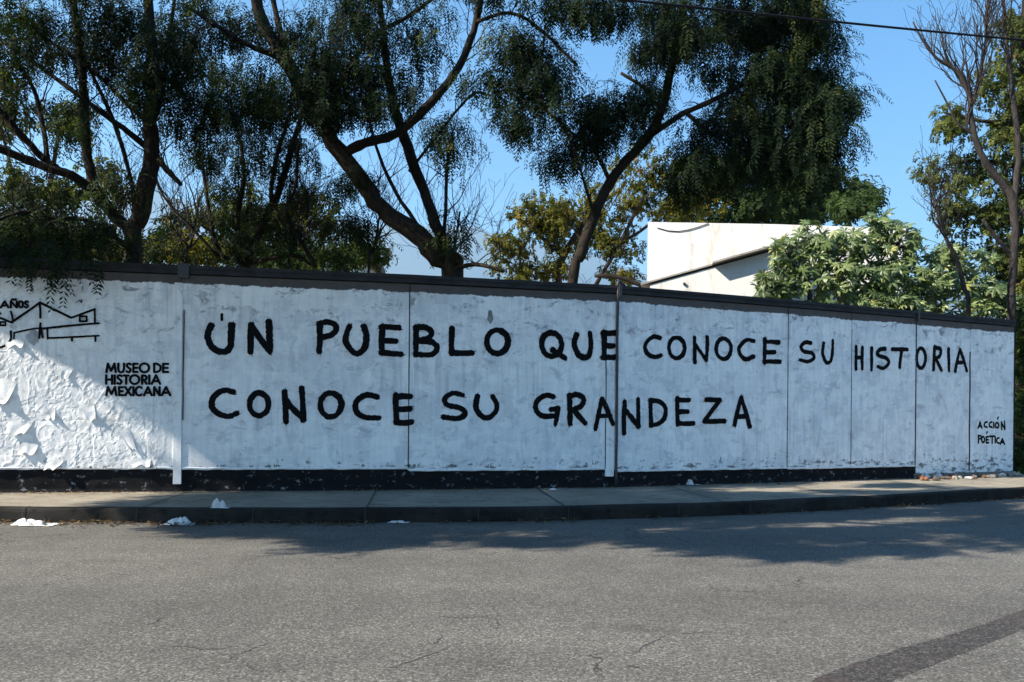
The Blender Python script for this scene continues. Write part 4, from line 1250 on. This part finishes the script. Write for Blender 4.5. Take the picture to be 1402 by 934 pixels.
for i_, (lab, px, py, Y, sd) in enumerate((('leafless twiggy shrub left of the big leaning trunk base', 505, 372, 16, 23), ('thin leafless stems rising just right of the big leaning trunk base', 612, 385, 14.9, 24),
                               ('leafless twiggy shrub under the slender multi-stemmed tree', 395, 372, 16, 25), ('leafless twiggy shrub right of the thick upright trunk at the left', 255, 365, 15.8, 26), ('leafless twiggy shrub against the sky patch left of the upright trunk', 150, 355, 15.5, 27))):
    bare_tree('bare_shrub', lab, [[(px, py, Y, 3), (px + 5, py - 25, Y, 3), (px + 12, py - 60, Y, 2.5), (px + 18, py - 95, Y, 2)]],
      [(px + 3, py - 15, Y, -.5, 1, 1.1, 1.8, 5, 2), (px + 8, py - 40, Y, .5, 1, 1.2, 1.8, 5, 2), (px + 14, py - 70, Y, 0, 1, 1.0, 1.5, 4, 2)], sd, M['bark_b'])

# --- small bushes peeping over the wall
def bush(name, label, blobs, mat, seed, nfr=20, frond=dict(ln=(.18, .3), K=4, leaf=(.09, .025), up=.4)):
    px, py, Y = blobs[0][0], blobs[0][1], blobs[0][4]
    return tree(name, label, 'bush', [[(px, py + 60, Y, 3), (px, py + 20, Y, 3), (px + 4, py, Y, 2)]], blobs, mat, M['bark'], seed, 'bushes behind the wall', nfr=nfr, crad=(.2, .38), frond=frond)
bush('bush', 'yellow green bush behind the wall at the far left', [(22,325,34,22,15.5,.6,12), (110,338,40,14,15.5,.5,8)], M['leaf_olive'], 31)
bush('bush', 'olive bush behind the wall right of the upright trunk', [(245,340,36,16,17,.6,10), (300,345,30,12,17,.5,7), (150,345,26,10,17,.4,5)], M['leaf_olive'], 32)
bush('bush', 'thin green bush behind the wall under the slender stems', [(405,352,40,14,18,.6,8), (470,345,30,18,18,.5,6)], M['leaf_green'], 33)
bush('bush', 'shadowy green bush beyond the right end of the wall', [(1410,520,26,60,17.5,.8,26), (1400,600,26,40,17.2,.5,16), (1412,440,24,40,17.5,.8,12)], M['leaf_green'], 34, 26)

# --- big leafed shrub: palmate leaves on stout stems
def palmate(name, label, blobs, stems, seed):
    rng = np.random.default_rng(seed); rr = random.Random(seed)
    b = MB(); L = MB(); tone = []
    base = P(*stems[0][0][:3]); base[2] = -.03
    th = thing(name, label, 'shrub', base)
    tips = []
    for st in stems:
        pts = [P(a, c, d) for a, c, d, e_ in st]; rad = [e_ * d / FPX for a, c, d, e_ in st]
        f = pts[0].copy(); f[2] = -.05
        pts, rad = jag([f] + pts, [rad[0]] + rad, rng, .06)
        b.tube(pts, rad, 7); tips += [p for p in pts if p[2] > 2]
    tips = np.array(tips)
    for (px, py, rx_, ry_, Y, dY, n_) in blobs:
        for _ in range(n_):
            a = rr.uniform(0, 2*math.pi); q = math.sqrt(rr.random())
            c = P(px + rx_*q*math.cos(a), py + ry_*q*math.sin(a), Y + rr.uniform(-dY, dY))
            k = int(np.argmin(np.linalg.norm(tips - c, axis=1))); p0 = tips[k]
            if rr.random() < .5: b.tube([p0, (p0 + c)/2 + np.array((0, 0, .08)), c], [.008, .006, .004], 4, cap=False)
            # leaf: 7 drooping lobes round the stalk end
            R_ = rr.uniform(.12, .25); nrm = Vector((rr.gauss(-.35, .5), rr.gauss(-.45, .5), rr.uniform(.25, 1.0))).normalized()
            t0 = nrm.orthogonal().normalized(); t0 = Matrix.Rotation(rr.uniform(0, 6.28), 3, nrm) @ t0; t1 = nrm.cross(t0)
            tn = min(1, max(0, rr.gauss(.5, .2)))
            C = Vector(c)
            for j in range(7):
                an = (j - 3) * R(44) + rr.gauss(0, .06)
                d = t0 * math.cos(an) + t1 * math.sin(an); s = nrm.cross(d)
                ll = R_ * (1.15 - .11 * abs(j - 3)) * rr.uniform(.9, 1.1); ww = ll * .165
                dr = nrm * -1
                q0 = C; m1 = C + d * ll * .35 + dr * ll * .03; m2 = C + d * ll * .68 + dr * ll * .12; tp = C + d * ll + dr * ll * .34 + Vector((0, 0, -.04 * ll))
                k0 = len(L.V)
                for v in (q0, m1 - s * ww * .8 + dr * .012, m2 - s * ww * .9 + dr * .012, tp, m2 + s * ww * .9 + dr * .012, m1 + s * ww * .8 + dr * .012, m1, m2):
                    L.V.append(tuple(v)); tone.append(tn)
                L.F += [(k0, k0+1, k0+6), (k0+1, k0+2, k0+7, k0+6), (k0+2, k0+3, k0+7), (k0, k0+6, k0+5), (k0+6, k0+7, k0+4, k0+5), (k0+7, k0+3, k0+4)]
    mk('foliage', L, M['leaf_broad'], th, attr=tone)
    mk('stem', b, M['bark_b'], th, smooth=True)
palmate('broadleaf_shrub', 'bright shrub with large palmate leaves rising over the wall before the white house',
  [(1095,350,42,30,17.8,.6,128), (1072,388,36,20,17.4,.4,94), (1150,338,46,24,18.0,.6,114), (1165,385,56,28,17.6,.5,162), (1222,335,44,34,18.2,.6,148), (1240,390,56,28,17.8,.5,168), (1298,372,36,36,18.2,.5,121), (1350,402,34,22,18.2,.4,81), (1205,300,18,10,18.2,.3,16), (1110,310,16,8,18.0,.2,10), (1180,420,90,16,17.3,.3,94), (1372,412,22,22,18.0,.4,40), (1060,402,30,12,17.4,.3,30), (1340,360,24,20,18.3,.4,24), (1300,425,60,14,17.8,.3,60)],
  [[(1160,430,17.6,4), (1150,380,17.7,3.5), (1135,340,17.9,3)], [(1110,420,17.4,3.5), (1095,380,17.5,3), (1080,350,17.6,2.5)], [(1220,430,17.8,4), (1225,370,18.0,3.5), (1212,310,18.2,3)], [(1290,430,18.0,4), (1300,380,18.2,3), (1310,350,18.2,2.5)], [(1340,435,18.2,3), (1352,400,18.2,2.5)]], 41)

# --- street tree whose boughs reach over the road, left of the view
rs = random.Random(5)
ex = []
def out_of_view(p):
    if p[1] < .6: return True
    x, y = to_px(p); x1 = to_px(p + np.array((.7, 0, 0)))[0]; y1 = to_px(p - np.array((0, 0, .85)))[1]
    return x1 < -10 or x > 1450 or y1 < -12
Sv = np.array(SUN); Sh = Sv / Sv[2]
sb_x = [170, 300, 400, 470, 560, 620, 700, 760, 850, 900, 1000, 1080, 1150, 1250, 1330, 1402]
sb_y = [700, 736, 750, 752, 749, 738, 746, 748, 738, 743, 756, 766, 765, 760, 752, 752]
tries = 0
while len(ex) < 185 and tries < 20000:
    tries += 1
    px = rs.uniform(240, 1440); lim = float(np.interp(px, sb_x, sb_y))
    py = rs.uniform(672, lim - 4)
    if py > lim - 18 and px < 640 and rs.random() < .35: continue
    g = on_ground(px, py, 0.0)
    if g[1] > 14: continue
    if mn.noise(Vector((g[0] * .7, g[1] * 3.6, 9))) > .03: continue
    h = rs.uniform(5.0, 7.5)
    p = g + Sh * h
    if out_of_view(p) and p[0] > -22: ex.append(p)
n_a = len(ex); tries = 0
while len(ex) < n_a + 190 and tries < 20000:          # boughs that shade the pavement
    tries += 1
    px = rs.uniform(290, 1440); py = rs.uniform(664, 702) - max(0, px - 850) * .03
    g = on_ground(px, py, KERB_H)
    if g[1] > 15 or mn.noise(Vector((g[0] * .9, g[1] * 2.2, 19))) > .16: continue
    p = g + Sh * rs.uniform(5.0, 7.5)
    if out_of_view(p) and p[0] > -22: ex.append(p)
n_road = len(ex); tries = 0
while len(ex) < n_road + 220 and tries < 20000:       # boughs beside the wall that shade its face
    tries += 1
    px = rs.uniform(0, 840); top = 385
    bot = 650 if px > 236 else 425 + px * .78
    py = rs.uniform(top, bot)
    u_, v_, _ = on_wall(px, py)
    p = wall_pt(u_, v_, 0) + Sh * rs.uniform(2.0, 6.5)
    if out_of_view(p) and p[2] > 2.6: ex.append(p)
def shades_sunny_patch(p):
    s_ = SEG[0]; d_ = -Sh
    A = np.array(((d_[0], -s_['d'][0]), (d_[1], -s_['d'][1])))
    t, k = np.linalg.solve(A, s_['a'] - p[:2])
    q = p + d_ * t
    if t < 0 or q[2] < KERB_H: return False
    x, y = to_px(q)
    return x < 255 and y > 378 + max(x, -20) * .82
ex = [p for p in ex if not any(shades_sunny_patch(p + np.array(d_)) for d_ in ((0, 0, 0), (0, 0, -.6), (0, .4, -.2), (0, -.4, -.2), (.4, 0, -.3)))]
T0 = tree('street_tree', 'large feathery street tree whose boughs overhang the road left of the view', 'tree',
  [[(-13.5, 11.2, -.05, 0, .30), (-13.3, 11.0, 2.2, 0, .26), (-12.8, 10.4, 4.0, 0, .22), (-12.0, 9.2, 5.6, 0, .17), (-11.0, 8.0, 7.0, 0, .12), (-9.5, 6.8, 8.2, 0, .08)],
   [(-12.6, 10.2, 4.3, 0, .12), (-11.9, 8.0, 7.6, 0, .09), (-8.5, 6.4, 8.4, 0, .07), (-5.0, 5.2, 8.2, 0, .06), (-2.0, 5.0, 8.5, 0, .04)],
   [(-12.9, 10.5, 3.8, 0, .14), (-14.5, 8.5, 5.6, 0, .10), (-15.5, 6.0, 7.0, 0, .07)],
   [(-12.3, 9.6, 5.2, 0, .08), (-10.4, 9.3, 5.8, 0, .05), (-9.0, 9.2, 5.9, 0, .04)]],
  [], M['leaf_dark'], M['bark'], 10, GT, nfr=42, crad=(.16, .32), extra=ex, frond=dict(leaf=(.10, .019)))

# ------------------------------------------------------------------ cables and pole
def cable(label, p0, p1, sag, r_, n_=40):
    b = MB(); p0 = np.array(p0, float); p1 = np.array(p1, float)
    b.tube([p0 + (p1 - p0) * k / n_ - np.array((0, 0, sag * 4 * (k/n_) * (1 - k/n_))) for k in range(n_ + 1)], [r_] * (n_ + 1), 6)
    o = mk('overhead_cable', b, M['wire'], None, origin=p0, smooth=True)
    tag(o, label, 'cable')
A_, B_ = P(960, -1, 9.0), P(1402, 43, 11.0)
dv = B_ - A_
cable('black overhead cable crossing the sky at the upper right', A_ - dv * 1.3, B_ + dv * 2.2, .12, .014)

# ------------------------------------------------------------------ litter along the kerb
def scrap(name, label, cat_, px, py, z, w, d, h, mat, seed, group=None):
    rr = random.Random(seed); p = on_ground(px, py, z)
    b = MB(); n_ = 26; rows = []
    lumps = [(rr.uniform(-.28, .28), rr.uniform(-.25, .25), rr.uniform(.12, .24), rr.uniform(.5, 1.0)) for _ in range(5)]
    for j in range(n_ + 1):
        row = []
        for i in range(n_ + 1):
            x, y = (i / n_ - .5), (j / n_ - .5)
            k = 1 + .45 * mn.noise(Vector((math.atan2(y, x) * 1.1 + seed, 2, seed)))
            hh = max(a * max(0, 1 - ((x - cx) ** 2 + (y - cy) ** 2) / (s_ * s_)) ** .7 for cx, cy, s_, a in lumps)
            cr_ = abs(mn.noise(Vector((x * 7 + seed, y * 7, 3)))); c2 = abs(mn.noise(Vector((x * 15, y * 15 + seed, 9))))
            row.append((p[0] + w * x * k * 1.2, p[1] + d * y * k * 1.2, z + .005 + h * max(0, hh * (.8 + .45 * cr_) + .07 * c2 + .06 * cr_)))
        rows.append(row)
    b.quadgrid(rows)
    o = mk(name, b, mat, None, origin=p, smooth=False)
    tag(o, label, cat_, group)
scrap('plastic_bag', 'crumpled white plastic bag lying in the gutter below the left letters', 'litter', 247, 718, 0, .26, .20, .085, M['bag'], 3)
scrap('plastic_bag', 'flat whitish plastic bag in the gutter near the left edge', 'litter', 48, 719, 0, .36, .2, .07, M['bag'], 8)
scrap('paper_scrap', 'white scrap of paper standing on the kerb edge below the first word', 'litter', 302, 696, KERB_H, .16, .1, .11, M['paperlit'], 12)
scrap('paper_scrap', 'white paper scrap at the foot of the wall right of the pipe', 'litter', 948, 664, KERB_H, .16, .12, .09, M['paperlit'], 14)
scrap('paper_scrap', 'small pale scrap at the wall foot beneath the letters EZA', 'litter', 980, 661, KERB_H, .13, .12, .09, M['paperlit'], 15)
scrap('paper_scrap', 'tiny white scrap on the sidewalk under the letter Q', 'litter', 758, 671, KERB_H, .10, .08, .03, M['paperlit'], 17)
scrap('paper_scrap', 'flattened pale wrapper in the gutter below the middle letters', 'litter', 545, 716, 0, .2, .08, .03, M['paperlit'], 19)

# rubble at the right end of the wall
def stone(label, px, py, s, mat, seed):
    rr = random.Random(seed); p = on_ground(px, py, KERB_H)
    b = MB(); rows = []
    sx, sy, sz = s * rr.uniform(.8, 1.4), s * rr.uniform(.7, 1.1), s * rr.uniform(.45, .8)
    for j in range(7):
        th_ = math.pi * j / 6; row = []
        for i in range(11):
            ph = 2 * math.pi * (i % 10) / 10
            d = Vector((math.sin(th_) * math.cos(ph), math.sin(th_) * math.sin(ph), math.cos(th_)))
            k = .5 * (1 + .55 * mn.cell(d * 1.4 + Vector((seed, 0, 0))) * .5 + .35 * mn.noise(d * 2 + Vector((seed, 3, 0))))
            row.append((p[0] + d.x * sx * k, p[1] + d.y * sy * k, p[2] + sz * .32 + d.z * sz * k))
        rows.append(row)
    b.quadgrid(rows)
    o = mk('rubble_stone', b, mat, None, origin=p)
    tag(o, label, 'stone', 'rubble at the right end of the wall')
for k in range(44):
    px = rnd.uniform(1258, 1395); py = np.interp(px, [1258, 1395], [656, 649]) + rnd.uniform(-1.5, 3.5)
    kind = k % 4
    stone(['pale rubble lump heaped at the right end of the wall', 'dark rubble lump heaped at the right end of the wall', 'reddish brick fragment in the rubble at the right end of the wall', 'whitish plaster chunk in the rubble at the right end of the wall'][kind],
          px, py, rnd.uniform(.05, .15), [M['stone'], M['plinth_stone'], M['brick'], M['paperlit']][kind if k % 8 != 7 else 0], k + 50)

# fallen leaves in the gutter and along the wall foot
rng = np.random.default_rng(77)
pts = []; 
KDa = np.array(KD); KT = np.gradient(KDa, axis=0); KT /= np.linalg.norm(KT, axis=1)[:, None]
for _ in range(26000):
    i = rng.integers(0, len(KD)); t = abs(rng.normal(0, .17 if KDa[i][0] < -1.2 else .09))
    x = KDa[i][0]
    if x > 12 or x < -9: continue
    if x > -1.2 and rng.random() < .72: continue
    if mn.noise(Vector((x * 1.3, 3, 5))) < rng.uniform(-.5, .35): continue
    p = KDa[i] + KT[i] * rng.uniform(-.12, .12) + np.array((KT[i][1], -KT[i][0], 0)) * (t + .01); pts.append((p[0], p[1], .004 + rng.uniform(0, .03)))
for _ in range(900):
    uu = rng.uniform(3, WALL_L); p = wall_pt(uu, 0, abs(rng.normal(0, .12)) + .03); pts.append((p[0], p[1], KERB_H + .006 + rng.uniform(0, .012)))
pts = np.array(pts); n_ = len(pts)
az = rng.uniform(0, 6.28, n_); ll = rng.uniform(.014, .040, n_); ww = ll * rng.uniform(.25, .5, n_)
dx = np.stack([np.cos(az), np.sin(az), rng.normal(0, .25, n_)], 1); dy = np.stack([-np.sin(az), np.cos(az), rng.normal(0, .25, n_)], 1)
V = np.stack([pts - dx * ll[:, None], pts - dy * ww[:, None], pts + dx * ll[:, None], pts + dy * ww[:, None]], 1).reshape(-1, 3)
V[:, 2] = np.maximum(V[:, 2], np.repeat(np.where(pts[:, 2] > .12, KERB_H + .004, .004), 4))
o = mk('fallen_leaves', (V, np.arange(len(V)).reshape(-1, 4)), M['dryleaf'], None, attr=np.repeat(rng.random(n_), 4))
tag(o, 'dry brown leaf litter strewn along the gutter and the wall foot', 'leaf litter', kind='stuff')

# ------------------------------------------------------------------ air
hm = bpy.data.materials.new('haze'); hm.use_nodes = True
ht = hm.node_tree
for n_ in list(ht.nodes):
    if n_.type != 'OUTPUT_MATERIAL': ht.nodes.remove(n_)
pv = ht.nodes.new('ShaderNodeVolumePrincipled')
pv.inputs['Color'].default_value = (.42, .70, 1.0, 1)
pv.inputs['Density'].default_value = HAZE
pv.inputs['Anisotropy'].default_value = .2
ht.links.new(pv.outputs[0], ht.nodes['Material Output'].inputs['Volume'])
b = MB(); b.box((0, 4600, 819), (30000, 14400, 1642))
o = mk('haze', b, hm); o['kind'] = 'stuff'; o['label'] = 'thin blue haze over the far hills'; o['category'] = 'haze'
